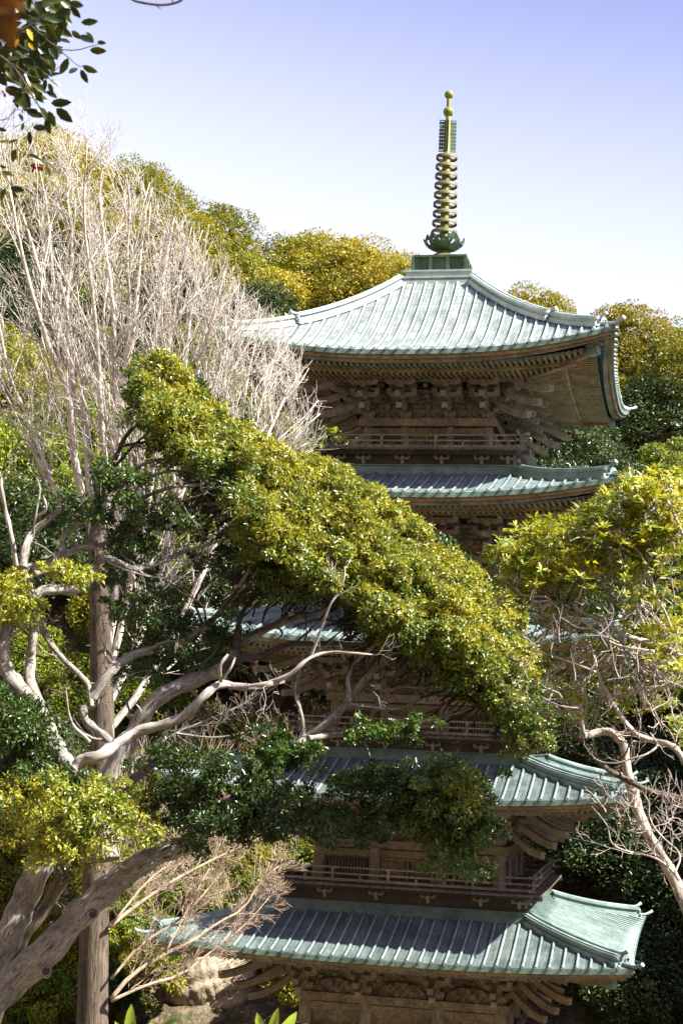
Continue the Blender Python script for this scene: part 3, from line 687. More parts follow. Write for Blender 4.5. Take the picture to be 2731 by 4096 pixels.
def trunk_mesh(seed, H, r):
    q = random.Random(seed); mb = MB(); P = [Vector((0, 0, -.6))]
    for i in range(6): P.append(P[-1]+Vector((q.uniform(-.15, .15), q.uniform(-.15, .15), H*.14)))
    mb.tube(P, [r*(1-.1*i) for i in range(7)], 8)
    for i in range(7):
        a = i*2.4; s0 = P[2+i % 4]; mb.tube([s0, s0+Vector((math.cos(a)*.7, math.sin(a)*.7, .7)), s0+Vector((math.cos(a)*1.4, math.sin(a)*1.4, 1.6))], [r*.45, r*.3, r*.12], 6)
    return mb.mesh('trunk', MT['bark_brown'])
protos = []
for i in range(5):
    H = 5.2+.4*i; lv, heads = crown_mesh(40+i, 2.3+.12*i, H, 17000, .165, 28+3*i); protos.append((with_core(lv.mesh('crown', MT['leaf_green']), heads, None), trunk_mesh(i, H, .2), H))
def recolor(o, mat): o.material_slots[0].link = 'OBJECT'; o.material_slots[0].material = mat
for p in protos:
    if not p[0].materials: p[0].materials.append(MT['leaf_green'])
hill = []
yy = 7.0; row = 0
while yy < 62:
    xx = -46+(row % 2)*1.7
    while xx < 30:
        x = xx+random.uniform(-.9, .9); y = yy+random.uniform(-.9, .9); z = float(terr(x, y)); u, v, d = tolens((x, y, z+3))
        if -160 < u < 1730 and v > 180: hill.append((x, y, z, u, v, d))
        xx += 3.1
    yy += 2.6; row += 1
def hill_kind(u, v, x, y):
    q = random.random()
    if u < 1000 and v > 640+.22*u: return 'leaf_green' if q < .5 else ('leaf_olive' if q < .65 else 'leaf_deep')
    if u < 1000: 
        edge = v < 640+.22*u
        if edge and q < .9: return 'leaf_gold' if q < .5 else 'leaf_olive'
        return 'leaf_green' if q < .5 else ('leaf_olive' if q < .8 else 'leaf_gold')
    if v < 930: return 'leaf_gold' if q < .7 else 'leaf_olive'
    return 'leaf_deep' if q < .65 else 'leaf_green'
LAB = {'leaf_gold': 'golden olive rounded evergreen tree among the trees of the hillside', 'leaf_olive': 'olive green rounded evergreen tree among the trees of the hillside', 'leaf_green': 'bright green rounded evergreen tree on the slope behind the pagoda', 'leaf_deep': 'dark green evergreen tree on the slope behind the pagoda'}
for (x, y, z, u, v, d) in hill:
    if (x*x+y*y) < 7.5**2 or (x > -11 and y < 13 and u < 1100): continue
    p = random.choice(protos); s = random.uniform(.74, 1.04)
    if y < 14: s *= .8
    if u > 1100 and y > 14: s *= .9
    kd = hill_kind(u, v, x, y)
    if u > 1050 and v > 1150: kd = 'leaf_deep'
    root = empty('evergreen_tree', (x, y, z)); root.rotation_euler = (0, 0, random.uniform(0, 6.28)); root.scale = (s*random.uniform(.85, 1.3), s*random.uniform(.85, 1.2), s*random.uniform(.8, 1.1)); root.rotation_euler = (random.uniform(-.14, .14), random.uniform(-.14, .14), random.uniform(0, 6.28))
    tag(root, LAB[kd], 'tree', LAB[kd].split(' rounded')[0].split(' evergreen')[0]+' trees on the wooded hill')
    c = link('crown', p[0], root); recolor(c, MT[kd]); link('trunk', p[1], root)
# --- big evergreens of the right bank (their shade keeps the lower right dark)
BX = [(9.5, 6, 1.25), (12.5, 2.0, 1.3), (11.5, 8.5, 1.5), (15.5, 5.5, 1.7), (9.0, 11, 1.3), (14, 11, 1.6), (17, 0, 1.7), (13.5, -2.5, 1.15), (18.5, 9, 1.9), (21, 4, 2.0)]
for i, (x, y, s) in enumerate(BX):
    p = protos[i % 5]; root = empty('broadleaf_evergreen', (x, y, float(terr(x, y)))); s *= .86; root.scale = (s, s, s*1.15); root.rotation_euler = (0, 0, i*1.3)
    tag(root, 'large dark green broadleaf evergreen in the shade right of the pagoda', 'tree', 'large dark evergreens right of the pagoda')
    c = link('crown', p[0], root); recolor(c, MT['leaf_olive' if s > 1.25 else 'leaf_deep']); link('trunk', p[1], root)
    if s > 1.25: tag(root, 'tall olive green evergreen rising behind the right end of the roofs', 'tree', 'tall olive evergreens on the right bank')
# --- shrubs and dry brush on the bank left of and behind the pagoda
def shrub_proto(seed, nl, L, R):
    lv, heads = crown_mesh(seed, R, R*1.5, nl, L, 12); return with_core(lv.mesh('foliage', None), heads, None, .12) 
def _m(me, mat):
    if not me.materials: me.materials.append(mat)
    return me
# ================================================================== WOODY GROWTH
def wander(a, b, n, amp, q):
    a = Vector(a); b = Vector(b); P = [a]
    for i in range(1, n): P.append(a.lerp(b, i/n)+Vector((q.gauss(0, amp), q.gauss(0, amp), q.gauss(0, amp))))
    return P+[b]
def smooth(P, it=2):
    for _ in range(it):
        Q = [P[0]]
        for i in range(len(P)-1): Q += [P[i]*.75+P[i+1]*.25, P[i]*.25+P[i+1]*.75]
        Q.append(P[-1]); P = Q
    return P
def twigs(mb, P, r0, r1, level, spec, q, keep):
    """P stem polyline; spec[level] = (children, length, angle, lift, sides)"""
    n = len(P); ns = (9, 6, 4, 3, 3, 3)[min(5, level+(0 if r0 > .05 else 1))]
    mb.tube(P, [r0+(r1-r0)*i/(n-1) for i in range(n)], ns, level < 2)
    if level >= len(spec): return
    ch, L, ang, lift = spec[level]; tot = sum((P[i+1]-P[i]).length for i in range(n-1))
    for c in range(ch):
        t = .12+.88*(c+q.random())/ch; f = t*(n-1); i = min(n-2, int(f)); p = P[i].lerp(P[i+1], f-i); d = (P[i+1]-P[i]).normalized()
        az = q.uniform(0, 6.28); o = d.orthogonal().normalized(); o = (o*math.cos(az)+d.cross(o)*math.sin(az))
        nd = (d*math.cos(R_(ang))+o*math.sin(R_(ang))*q.uniform(.7, 1.3)); ll = L*q.uniform(.55, 1.25)*(1.1-.45*t); m = 4 if level < 2 else 3
        S_ = [p]; dd = nd.normalized()
        for j in range(m):
            dd = (dd+Vector((q.gauss(0, .16), q.gauss(0, .16), lift+q.gauss(0, .10)))).normalized(); S_.append(S_[-1]+dd*ll/m)
        if not keep(S_[-1]):
            S_ = [p]+[p.lerp(x, .45) for x in S_[1:]]
            if not keep(S_[-1]): continue
        rr = max(.0035, min((r0+(r1-r0)*t)*.55, ll*.013)); twigs(mb, S_, rr, max(.0025, rr*.45), level+1, spec, q, keep)
# --- the large bare tree : pale limbs that sweep up, crown cut by the sea wind
DB = 24.
env = [(-60, 190), (0, 215), (140, 210), (250, 270), (340, 390), (440, 480), (540, 600), (610, 690), (660, 790), (710, 900), (745, 960), (770, 1010)]
EX = [at(x, y, DB) for x, y in env]; exx = np.array([e[0] for e in EX]); exz = np.array([e[2] for e in EX])
def keep_env(p, q=random.Random(5)): return p.z < np.interp(p.x, exx, exz)+q.gauss(-.15, .38) and p.x < exx[-1]+.05
def stem(pts, d0, d1): 
    n = len(pts); return smooth([Vector(at(x, y, d0+(d1-d0)*i/(n-1))) for i, (x, y) in enumerate(pts)], 1)
q = random.Random(21)
def bare_tree(name, trunkpts, stems, label, spec, d, rt, matn, group=None, spread=1.6, trunk_up=None):
    root = empty(name, tuple(at(*trunkpts[0], d))); tag(root, label, 'tree', group)
    inv = Vector(root.location)
    tm = MB(); T = [p-inv for p in stem(trunkpts, d, d)]; T = [T[0]+Vector((0, 0, -5)), T[0]+Vector((0, 0, -2))]+T
    tm.tube(T, [rt*1.15, rt*1.05]+[rt*(1-.45*i/(len(T)-3)) for i in range(len(T)-2)], 16); tm.build('trunk', MT[trunk_up or matn], root)
    for (pts, r0) in stems:
        mb = MB(); dz = q.uniform(-spread, spread); P = stem(pts, d, d+dz); r0 *= .74; r1 = .009
        twigs(mb, [p for p in P], r0, r1, 0, spec, q, keep_env)
        me = mb.mesh('limb', MT[matn]); me.transform(Matrix.Translation(-inv)); link('limb', me, root)
SPEC = [(15, 1.5, 27, .12), (7, .75, 32, .10), (3, .36, 36, .06)]
bare_tree('bare_tree', [(212, 2352), (216, 2150), (224, 1950), (236, 1700), (232, 1500), (228, 1380), (222, 1200)], [
    ([(222, 1260), (178, 1100), (165, 1000), (158, 900), (110, 790), (75, 680), (45, 560), (20, 420), (5, 330)], .095),
    ([(166, 1010), (170, 880), (140, 760), (95, 640), (65, 530), (30, 440), (20, 330)], .075),
    ([(170, 930), (160, 800), (150, 700), (170, 560), (150, 430), (170, 330)], .065),
    ([(225, 1270), (205, 1120), (195, 980), (185, 850), (130, 700), (118, 600), (110, 480), (80, 340)], .08),
    ([(228, 1270), (245, 1100), (232, 960), (225, 800), (210, 650), (190, 500), (200, 330)], .08),
    ([(228, 1250), (262, 1080), (265, 930), (262, 800), (258, 670), (240, 560), (225, 430), (250, 330)], .08),
    ([(225, 1230), (130, 1130), (90, 1060), (50, 980), (10, 900), (-30, 820)], .055),
    ([(120, 1110), (60, 950), (20, 860), (-10, 700), (-20, 560)], .045),
    ([(262, 960), (290, 820), (300, 700), (290, 600), (300, 470), (290, 400)], .055),
    ([(234, 1560), (268, 1380), (270, 1150), (272, 1000), (285, 880), (310, 740), (320, 620), (330, 500), (350, 430)], .085),
    ([(236, 1600), (290, 1400), (320, 1180), (330, 950), (340, 850), (370, 700), (380, 600), (400, 500)], .08),
    ([(300, 1340), (345, 1150), (360, 980), (380, 850), (400, 720), (420, 600), (440, 520)], .065),
    ([(300, 1200), (300, 1000), (250, 860), (235, 740), (250, 620), (270, 520)], .05),
    ([(238, 1640), (300, 1520), (370, 1330), (415, 1080), (420, 900), (430, 800), (440, 700), (470, 600)], .085),
    ([(400, 1180), (445, 950), (460, 790), (490, 700), (520, 620)], .055),
    ([(395, 1200), (470, 980), (500, 850), (530, 760), (560, 670)], .05),
    ([(400, 1150), (398, 950), (395, 850), (370, 760), (375, 650)], .045),
    ([(240, 1690), (330, 1580), (440, 1380), (530, 1160), (548, 1040), (560, 920), (575, 830), (600, 740)], .085),
    ([(530, 1160), (590, 960), (620, 860), (640, 790)], .045), ([(530, 1160), (620, 990), (660, 900), (690, 860)], .042),
    ([(540, 1140), (650, 1050), (700, 980), (735, 950)], .04), ([(530, 1160), (520, 950), (515, 850), (530, 760)], .045), ([(540, 1130), (610, 1060), (650, 980), (675, 930)], .035)],
    'tall bare pale-limbed tree whose straight furrowed trunk stands at the bottom left', SPEC, DB, .24, 'bark_pale', trunk_up='bark_brown')
# lower side branches of the straight trunk
def branch_obj(name, lines, mat, label, cat, spec, d, keep=lambda p: True, parent=None, group=None):
    mb = MB()
    for (pts, r0, r1, dd) in lines: twigs(mb, stem(pts, d, d+dd), r0, r1, 0, spec, q, keep)
    o = mb.build(name, mat, parent)
    if not parent: tag(o, label, cat, group)
    return o
LOW = [(15, .6, 30, .05), (7, .32, 34, .05), (5, .17, 36, .03)]
bt = [o for o in bpy.data.objects if o.name == 'bare_tree'][0]; inv = Vector(bt.location)
def to_parent(o, par): o.data.transform(Matrix.Translation(-Vector(par.location))); o.parent = par
for pts, r0 in (([(250, 2130), (300, 2090), (370, 2040), (440, 2000), (520, 1960), (590, 1930), (640, 1900)], .05), ([(255, 2250), (320, 2170), (420, 2110), (480, 2040), (520, 1990), (560, 1900)], .035),
    ([(255, 2295), (300, 2240), (380, 2190), (440, 2165), (500, 2120), (560, 2090), (600, 2020), (640, 1990)], .055), ([(255, 2300), (330, 2265), (420, 2240), (480, 2190), (560, 2130), (620, 2060)], .04),
    ([(380, 2190), (420, 2110), (450, 2050), (500, 1960), (530, 1850)], .03), ([(260, 2120), (340, 2020), (400, 1980), (430, 1900)], .03)):
    mb = MB(); twigs(mb, stem(pts, DB-.2, DB+.8), r0*.72, .008, 0, LOW, q, lambda p: True); o = mb.build('side_branch', MT['twig']); to_parent(o, bt)
# --- brush thickets behind (dry pale shoots) : prototypes copied over the bank
def thicket(seed):
    qq = random.Random(seed); mb = MB()
    for i in range(9):
        a = qq.uniform(0, 6.28); d = Vector((math.cos(a)*.5, math.sin(a)*.5, 1)).normalized(); P = [Vector((math.cos(a)*.1, math.sin(a)*.1, -.2))]
        for j in range(5): d = (d+Vector((qq.gauss(0, .1), qq.gauss(0, .1), -.02))).normalized(); P.append(P[-1]+d*.5)
        twigs(mb, P, .022, .008, 0, [(9, .8, 32, .03), (5, .4, 34, .03)], qq, lambda p: True)
    return mb.mesh('dry_brush', MT['twig'])
TH = [thicket(i) for i in range(4)]
SH = [shrub_proto(70+i, 6500, .10, 1.0) for i in range(3)]
def shoot_region(n, x0, x1, y0, y1, kind, umin, umax, vmin, vmax, smin=.7, smax=1.2, seed=1):
    qq = random.Random(seed); k = 0; tries = 0
    while k < n and tries < 4000:
        tries += 1; x = qq.uniform(x0, x1); y = qq.uniform(y0, y1); z = float(terr(x, y)); u, v, d = tolens((x, y, z+.8))
        if not (umin < u < umax and vmin < v < vmax) or math.hypot(x, y) < 6.2 or (kind == 'sh' and 380 < u < 640 and v > 2120): continue
        k += 1; yield (x, y, z, qq.uniform(0, 6.28), qq.uniform(smin, smax), qq)
for (x, y, z, a, s, qq) in shoot_region(46, -16, 0, 1, 15, 'dry', 30, 760, 1350, 2250, seed=3):
    o = link('dry_brush', TH[qq.randrange(4)], None, (x, y, z), a); o.scale = (s, s, s*1.15); tag(o, 'leafless tan brush on the bank between the trunks and the pagoda', 'shrub', 'dry brush on the bank left of the pagoda')
for (x, y, z, a, s, qq) in shoot_region(150, -20, 2, 1, 15, 'sh', -60, 820, 1150, 2330, .55, 1.25, seed=9):
    o = link('leafy_shrub', SH[qq.randrange(3)], None, (x, y, z-.1), a); o.scale = (s, s, s); kd = qq.choice(['leaf_green', 'leaf_olive', 'leaf_deep', 'leaf_green'])
    recolor(o, MT[kd]); lb = {'leaf_green': 'fresh green leafy shrub on the bank left of the pagoda', 'leaf_olive': 'olive leafy shrub on the bank left of the pagoda', 'leaf_deep': 'dark leafy shrub on the bank left of the pagoda'}[kd]
    tag(o, lb, 'shrub', lb.split(' shrub')[0]+' shrubs')
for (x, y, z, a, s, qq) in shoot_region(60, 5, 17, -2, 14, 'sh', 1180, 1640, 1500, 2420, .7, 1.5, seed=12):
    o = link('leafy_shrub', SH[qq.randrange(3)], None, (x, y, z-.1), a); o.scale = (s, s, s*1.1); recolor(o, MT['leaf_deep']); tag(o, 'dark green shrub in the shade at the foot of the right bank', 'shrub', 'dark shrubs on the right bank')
# rock outcrop at the toe of the bank
rk = MB(); n1, n2 = 90, 56
_D = at(478, 2268, 1)-CAM; cpos = next(Vector(CAM+_D*t_) for t_ in np.arange(34, 80, .1) if (CAM+_D*t_)[2] < terr(*(CAM+_D*t_)[:2]))
for j in range(n2+1):
    for i in range(n1):
        a = 2*math.pi*i/n1; b = math.pi*j/n2; d = Vector((math.sin(b)*math.cos(a), math.sin(b)*math.sin(a), math.cos(b)))
        qn = 1+.15*math.sin(4*a+2*b)+.09*abs(math.sin(7*b+2*a))+.05*abs(math.sin(11*a-6*b))+.03*math.sin(23*b+9*a)+.02*math.sin(37*a-17*b)+random.uniform(-.008, .008); rk.v.append((d.x*1.2*qn, d.y*.9*qn, max(-1.2, d.z*1.25*qn)))
for j in range(n2):
    for i in range(n1): rk.f.append((j*n1+i, (j+1)*n1+i, (j+1)*n1+(i+1) % n1, j*n1+(i+1) % n1)); rk.sm.append(True)
def rockmat():
    m, t, b, n, l = newmat('tan cliff rock'); a = noise(t, 2.5, 7, .7, sc=(1, 1, .4)); r = ramp(t, [(.3, (.16, .12, .08)), (.55, (.42, .34, .24)), (.7, (.52, .44, .33))]); l(a.outputs[0], r.inputs[0]); l(r.outputs[0], b.inputs['Base Color']); b.inputs['Roughness'].default_value = .95; bump(t, a.outputs[0], b, 1, .15); return m
o = rk.build('rock', rockmat(), None, cpos); tag(o, 'tan rock outcrop at the toe of the bank, left of the lowest eave', 'rock')
# ================================================================== THE TWISTED EVERGREEN
DE = 17.5
ever = empty('twisted_evergreen', tuple(at(-60, 2420, DE))); tag(ever, 'large twisted evergreen with a wind-swept yellow green crown in front of the pagoda', 'tree')
def Z2(x, y): return (x*.4394, 1492.8+y*.4394)      # measured on enlargements of the photograph
def Z1(x, y): return (x*.4394, 746.4+y*.4394)
def Z3(x, y): return (516.7+x*.476, 1320.6+y*.476)
def limb(name, pts, w0, w1, d0=DE, d1=DE, mat='bark_ever', knots=1, seed=0):
    """pts (photo), w = width in photo px (1568 wide) -> radius in metres at that distance"""
    qq = random.Random(hash(name+str(pts[0])) % 999 if False else int(pts[0][0]*7+pts[-1][1])); n = len(pts)
    P = [Vector(at(x, y, d0+(d1-d0)*i/(n-1)+qq.uniform(-.12, .12))) for i, (x, y) in enumerate(pts)]
    P = smooth(P, 2); m = len(P); R = []
    for i in range(m):
        t = i/(m-1); r = (w0+(w1-w0)*t)*.5*K/FPX*(d0+(d1-d0)*t); R.append(r*(1+.10*math.sin(i*1.7+qq.random())+.06*qq.uniform(-1, 1)))
    mb = MB(); mb.tube(P, R, 14 if w0 > 18 else 8); 
    vs = mb.v; nn = 14 if w0 > 18 else 8      # lumpy surface
    for i in range(m):
        for k in range(nn):
            j = i*nn+k; c = P[i]; v = Vector(vs[j]); f = 1+.10*math.sin(3*k*2*math.pi/nn+i*.5)+.05*math.sin(5*k*2*math.pi/nn-i*.9); vs[j] = tuple(c+(v-c)*f)
    if w0 < 60 and m > 8:
        ln = sum((P[i+1]-P[i]).length for i in range(m-1)); nb_ = int(ln*2.2) if name == 'limb' else int(ln*1.2)
        for j in range(nb_):
            i = qq.randrange(m//5, m-1); rr = min(R[i]*.45, .022); d_ = (P[i+1]-P[i]).normalized(); o_ = d_.orthogonal().normalized(); a_ = qq.uniform(0, 6.28); d_ = (d_*.6+(o_*math.cos(a_)+d_.cross(o_)*math.sin(a_))*.9).normalized(); S_ = [P[i]]; L_ = qq.uniform(.35, .9)*(1 if name == 'limb' else .4)
            for _k in range(6): d_ = (d_+Vector((qq.gauss(0, .38), qq.gauss(0, .3), qq.gauss(.06, .34)))).normalized(); S_.append(S_[-1]+d_*L_/6)
            twigs(mb, smooth(S_, 1), rr, rr*.3, 1, [(0, 0, 0, 0), (4, .28, 42, .05), (3, .14, 42, .04)], qq, lambda p: True)
    o = mb.build(name, MT[mat]); to_parent(o, ever); return P, R
Lm = []
# thick lower limb with knot holes
A = [(-190, 2980), (-170, 2600), (-110, 2400), (-20, 2300)]+[Z2(*p) for p in ((100, 1700), (250, 1570), (400, 1410), (520, 1280), (640, 1180), (760, 1110), (900, 1040), (1040, 990))]
PA, RA = limb('trunk', A, 95, 40)
limb('trunk', [(-150, 2960), (-130, 2600), (-60, 2300), (0, 2195), (26, 2130), (60, 2060), (88, 2000), (114, 1950), (150, 1880), (185, 1820), (182, 1775)], 78, 42, DE+.3, DE+.5)
limb('trunk', [(-120, 2960), (-60, 2500), (20, 2230), (60, 2140), (110, 2080), (140, 2020), (150, 1960), (158, 1900)], 34, 26, DE+1.6, DE+1.2, 'bark_brown')
limb('limb', [Z2(1000, 990), (480, 1880), (540, 1839), (588, 1801), (631, 1763), (674, 1722), (707, 1692), (745, 1664), (788, 1628), (802, 1606), (840, 1558), (883, 1511), (898, 1465), (905, 1400)], 30, 9, DE, DE+1.6)
limb('limb', [Z3(400, 790), Z3(500, 775), Z3(650, 765), Z3(710, 680), Z3(760, 590), Z3(830, 530), Z3(950, 545), Z3(1060, 520)], 15, 5, DE+.6, DE+1.6)
limb('limb', [Z3(600, 625), Z3(700, 640), Z3(830, 650), Z3(930, 610), Z3(1000, 560), Z3(1050, 470)], 9, 4, DE+.6, DE+1.5)
limb('limb', [Z3(380, 780), Z3(370, 660), Z3(330, 570), Z3(360, 470), Z3(380, 380)], 9, 5, DE+.5, DE+1)
limb('limb', [Z3(600, 610), Z3(590, 480), Z3(640, 410), Z3(740, 330), Z3(790, 180)], 11, 5, DE+.6, DE+1.4)
limb('limb', [Z3(900, 740), Z3(980, 690), Z3(1080, 680), Z3(1200, 640), Z3(1240, 610)], 8, 3, DE+.8, DE+1.5)
limb('limb', [Z2(380, 640), Z2(330, 570), Z2(270, 480), Z2(210, 330), Z2(150, 250), Z2(90, 190), Z2(30, 110), Z2(10, 0), Z2(30, -130), Z1(90, 1560), Z1(140, 1460), Z1(190, 1395), Z1(280, 1380), Z1(400, 1392), Z1(480, 1335), Z1(505, 1240), Z1(550, 1215), Z1(620, 1240), Z1(700, 1282), Z1(800, 1250), Z1(880, 1230), Z1(960, 1180), Z1(1080, 1150), Z1(1250, 1100)], 44, 4, DE, DE+1.2)
limb('limb', [Z2(215, 290), Z2(150, 170), Z2(165, 40), Z1(165, 1700), Z1(180, 1520), Z1(160, 1370), Z1(110, 1270), Z1(200, 1255), Z1(290, 1260), Z1(330, 1180), Z1(322, 1110), Z1(390, 1050), Z1(480, 1000), Z1(560, 940), Z1(680, 930), Z1(800, 880), Z1(900, 845), Z1(1100, 830), Z1(1230, 800)], 24, 5, DE+.2, DE+1.2)
limb('limb', [Z1(120, 1270), Z1(130, 1160), Z1(170, 1080), Z1(270, 1005), Z1(340, 930), Z1(420, 900)], 22, 9, DE+.3, DE+.8)
limb('limb', [Z1(180, 1300), Z1(280, 1275), Z1(350, 1200), Z1(420, 1155), Z1(560, 1150), Z1(700, 1075), Z1(800, 1010), Z1(900, 980), Z1(1000, 940), Z1(1150, 930)], 15, 4, DE+.4, DE+1.5)
limb('limb', [Z1(545, 950), Z1(590, 880), Z1(680, 790), Z1(720, 735), Z1(830, 700), Z1(930, 705), Z1(1000, 740)], 14, 4, DE+.5, DE+1.4)
limb('limb', [Z1(590, 895), Z1(640, 850), Z1(760, 800), Z1(880, 760), Z1(1000, 765), Z1(1150, 790)], 11, 4, DE+.5, DE+1.4)
limb('limb', [Z1(570, 750), Z1(620, 660), Z1(650, 590), Z1(700, 530), Z1(770, 480)], 13, 7, DE+1.2, DE+1.6, 'bark_dark')
limb('limb', [Z1(640, 630), Z1(740, 615), Z1(850, 590), Z1(930, 620)], 8, 3, DE+1.2, DE+1.6, 'bark_dark')
limb('limb', [Z1(600, 740), Z1(660, 670), Z1(720, 610), Z1(800, 540)], 9, 4, DE+1.3, DE+1.7, 'bark_dark')
limb('limb', [Z1(205, 1540), Z1(240, 1640), Z1(330, 1750), Z1(430, 1840), Z2(470, 190), Z2(480, 300)], 15, 12, DE+.8, DE+.6)
# the big middle limb that carries the crown
PM = [Z2(560, 770), Z2(600, 600), Z2(700, 420), Z2(800, 260), Z2(950, 185), Z2(1130, 115), Z2(1210, 60), Z3(50, 350), Z3(170, 270), Z3(290, 220), Z3(420, 190), Z3(520, 150)]
limb('limb', [Z2(560, 1100), Z2(530, 900)]+PM, 58, 7, DE+.6, DE+1.6)
limb('limb', [Z2(1150, 110), Z3(60, 400), Z3(180, 400), Z3(290, 330), Z3(430, 330), Z3(560, 330), Z3(700, 250)], 20, 6, DE+.8, DE+1.6, 'bark_dark')
limb('limb', [Z3(50, 350), Z3(60, 250), Z3(80, 180), Z3(150, 100), Z3(260, 20)], 15, 5, DE+.9, DE+1.6, 'bark_dark')
limb('limb', [Z3(170, 270), Z3(260, 230), Z3(330, 140), Z3(420, 60)], 10, 4, DE+1, DE+1.7, 'bark_dark')
limb('limb', [Z3(330, 250), Z3(480, 200), Z3(560, 250), Z3(650, 230), Z3(720, 180)], 8, 3, DE+1, DE+1.7, 'bark_dark')
limb('limb', [Z3(500, 320), Z3(640, 340), Z3(780, 300), Z3(900, 330), Z3(1000, 420), Z3(1090, 450)], 9, 3, DE+1, DE+1.7, 'bark_dark')
limb('limb', [Z2(480, 250), Z2(560, 130), Z1(600, 1790), Z1(700, 1720), Z1(830, 1690), Z1(940, 1670), Z1(1060, 1590), Z1(1150, 1500), Z1(1230, 1400), Z1(1310, 1270)], 26, 9, DE+.6, DE+1.3)
limb('limb', [Z1(1080, 1560), Z1(1200, 1480), Z1(1330, 1390), Z1(1480, 1360), Z1(1560, 1340)], 11, 5, DE+1, DE+1.6, 'bark_dark')
limb('limb', [Z1(1160, 1480), Z1(1240, 1390), Z1(1290, 1320), Z1(1330, 1230)], 9, 4, DE+1, DE+1.6, 'bark_dark')
limb('limb', [Z1(1060, 1560), Z1(1000, 1420), Z1(1120, 1330), Z1(1210, 1250)], 7, 3, DE+1, DE+1.6, 'bark_dark')
limb('limb', [Z2(580, 780), Z2(680, 690), Z2(800, 600), Z2(900, 520), Z2(980, 420), Z2(1060, 300)], 26, 8, DE+1, DE+1.6, 'bark_brown')
limb('limb', [Z2(690, 650), Z2(690, 580), Z2(770, 550), Z2(900, 440), Z2(1050, 380), Z2(1250, 300), Z2(1400, 200)], 8, 3, DE+.5, DE+1)
limb('limb', [Z2(600, 500), Z2(520, 430), Z2(440, 370), Z2(430, 290)], 20, 18, DE+.4, DE+.5, 'bark_ever')
limb('limb', [Z2(920, 435), Z2(1050, 455), Z2(1150, 460), Z2(1300, 430), Z2(1420, 420)], 5, 2.5, DE+.5, DE+.8)
# dead silver limb
limb('dead_limb', [Z2(390, 620), Z2(430, 570), Z2(520, 560), Z2(600, 500), Z2(700, 425), Z2(850, 395), Z2(980, 345), Z2(1060, 240), Z2(1150, 170), Z2(1260, 200), Z2(1400, 182), Z2(1500, 155), Z3(180, 530), Z3(310, 490), Z3(400, 400), Z3(500, 370), Z3(600, 376), Z3(710, 385)], 31, 3.5, DE-.4, DE-.2, 'bark_dead')
limb('dead_limb', [Z3(415, 395), Z3(460, 270), Z3(500, 150), Z3(545, 90), Z3(575, 30), Z3(580, -40)], 8, 2, DE-.3, DE-.4, 'bark_dead')
limb('dead_limb', [Z3(530, 110), Z3(600, 70), Z3(640, 50)], 4, 2, DE-.3, DE-.4, 'bark_dead')
limb('dead_limb', [Z2(1155, 165), Z2(1145, 80), Z2(1190, 25)], 9, 6, DE-.3, DE-.4, 'bark_dead')
limb('dead_limb', [Z2(1170, 150), Z2(1210, 90), Z2(1228, 40)], 7, 4, DE-.3, DE-.4, 'bark_dead')
limb('dead_limb', [Z2(705, 400), Z2(735, 350), Z2(735, 310), Z2(712, 285)], 9, 2, DE-.3, DE-.4, 'bark_dead')
limb('dead_limb', [Z2(465, 480), Z2(440, 450), Z2(380, 400), Z2(355, 320), Z2(345, 200)], 11, 2, DE-.3, DE-.4, 'bark_dead')
limb('dead_limb', [Z2(590, 500), Z2(595, 450), Z2(588, 390)], 4, 2, DE-.3, DE-.4, 'bark_dead')
limb('dead_limb', [Z1(170, 1090), Z1(185, 1000), Z1(215, 860), Z1(190, 800)], 6, 3, DE-.1, DE-.2, 'bark_dead')
limb('dead_limb', [Z1(190, 1000), Z1(250, 970), Z1(225, 890)], 8, 3, DE-.1, DE-.2, 'bark_dead')
limb('dead_limb', [Z1(85, 1260), Z1(60, 1100), Z1(30, 980), Z1(5, 850), Z1(0, 780)], 12, 9, DE+.1, DE, 'bark_dead')
# knots; solid dark discs stand for the shade inside their holes
for (kx, ky, kr) in ((482, 1386, 24), (238, 1685, 26), (1003, 1010, 15)):
    x, y = Z2(kx, ky); c = Vector(at(x, y, DE-.21 if kr > 20 else DE-.09)); to = (Vector(CAM)-c).normalized(); rr = kr*.44*K/FPX*DE
    sd = to.orthogonal().normalized(); ud = to.cross(sd); mb = MB()
    ring_ = [c+(sd*math.cos(a)+ud*math.sin(a))*rr for a in [i*math.pi/8 for i in range(17)]]; mb.tube(ring_, [rr*.3]*17, 8, False)
    o = mb.build('knot', MT['bark_ever']); to_parent(o, ever)
    mb = MB(); mb.tube([c-to*.10, c+to*.0], [rr*.8, rr*.8], 12); o2 = mb.build('hollow_shade_disc', MT['bark_dark']); to_parent(o2, ever)
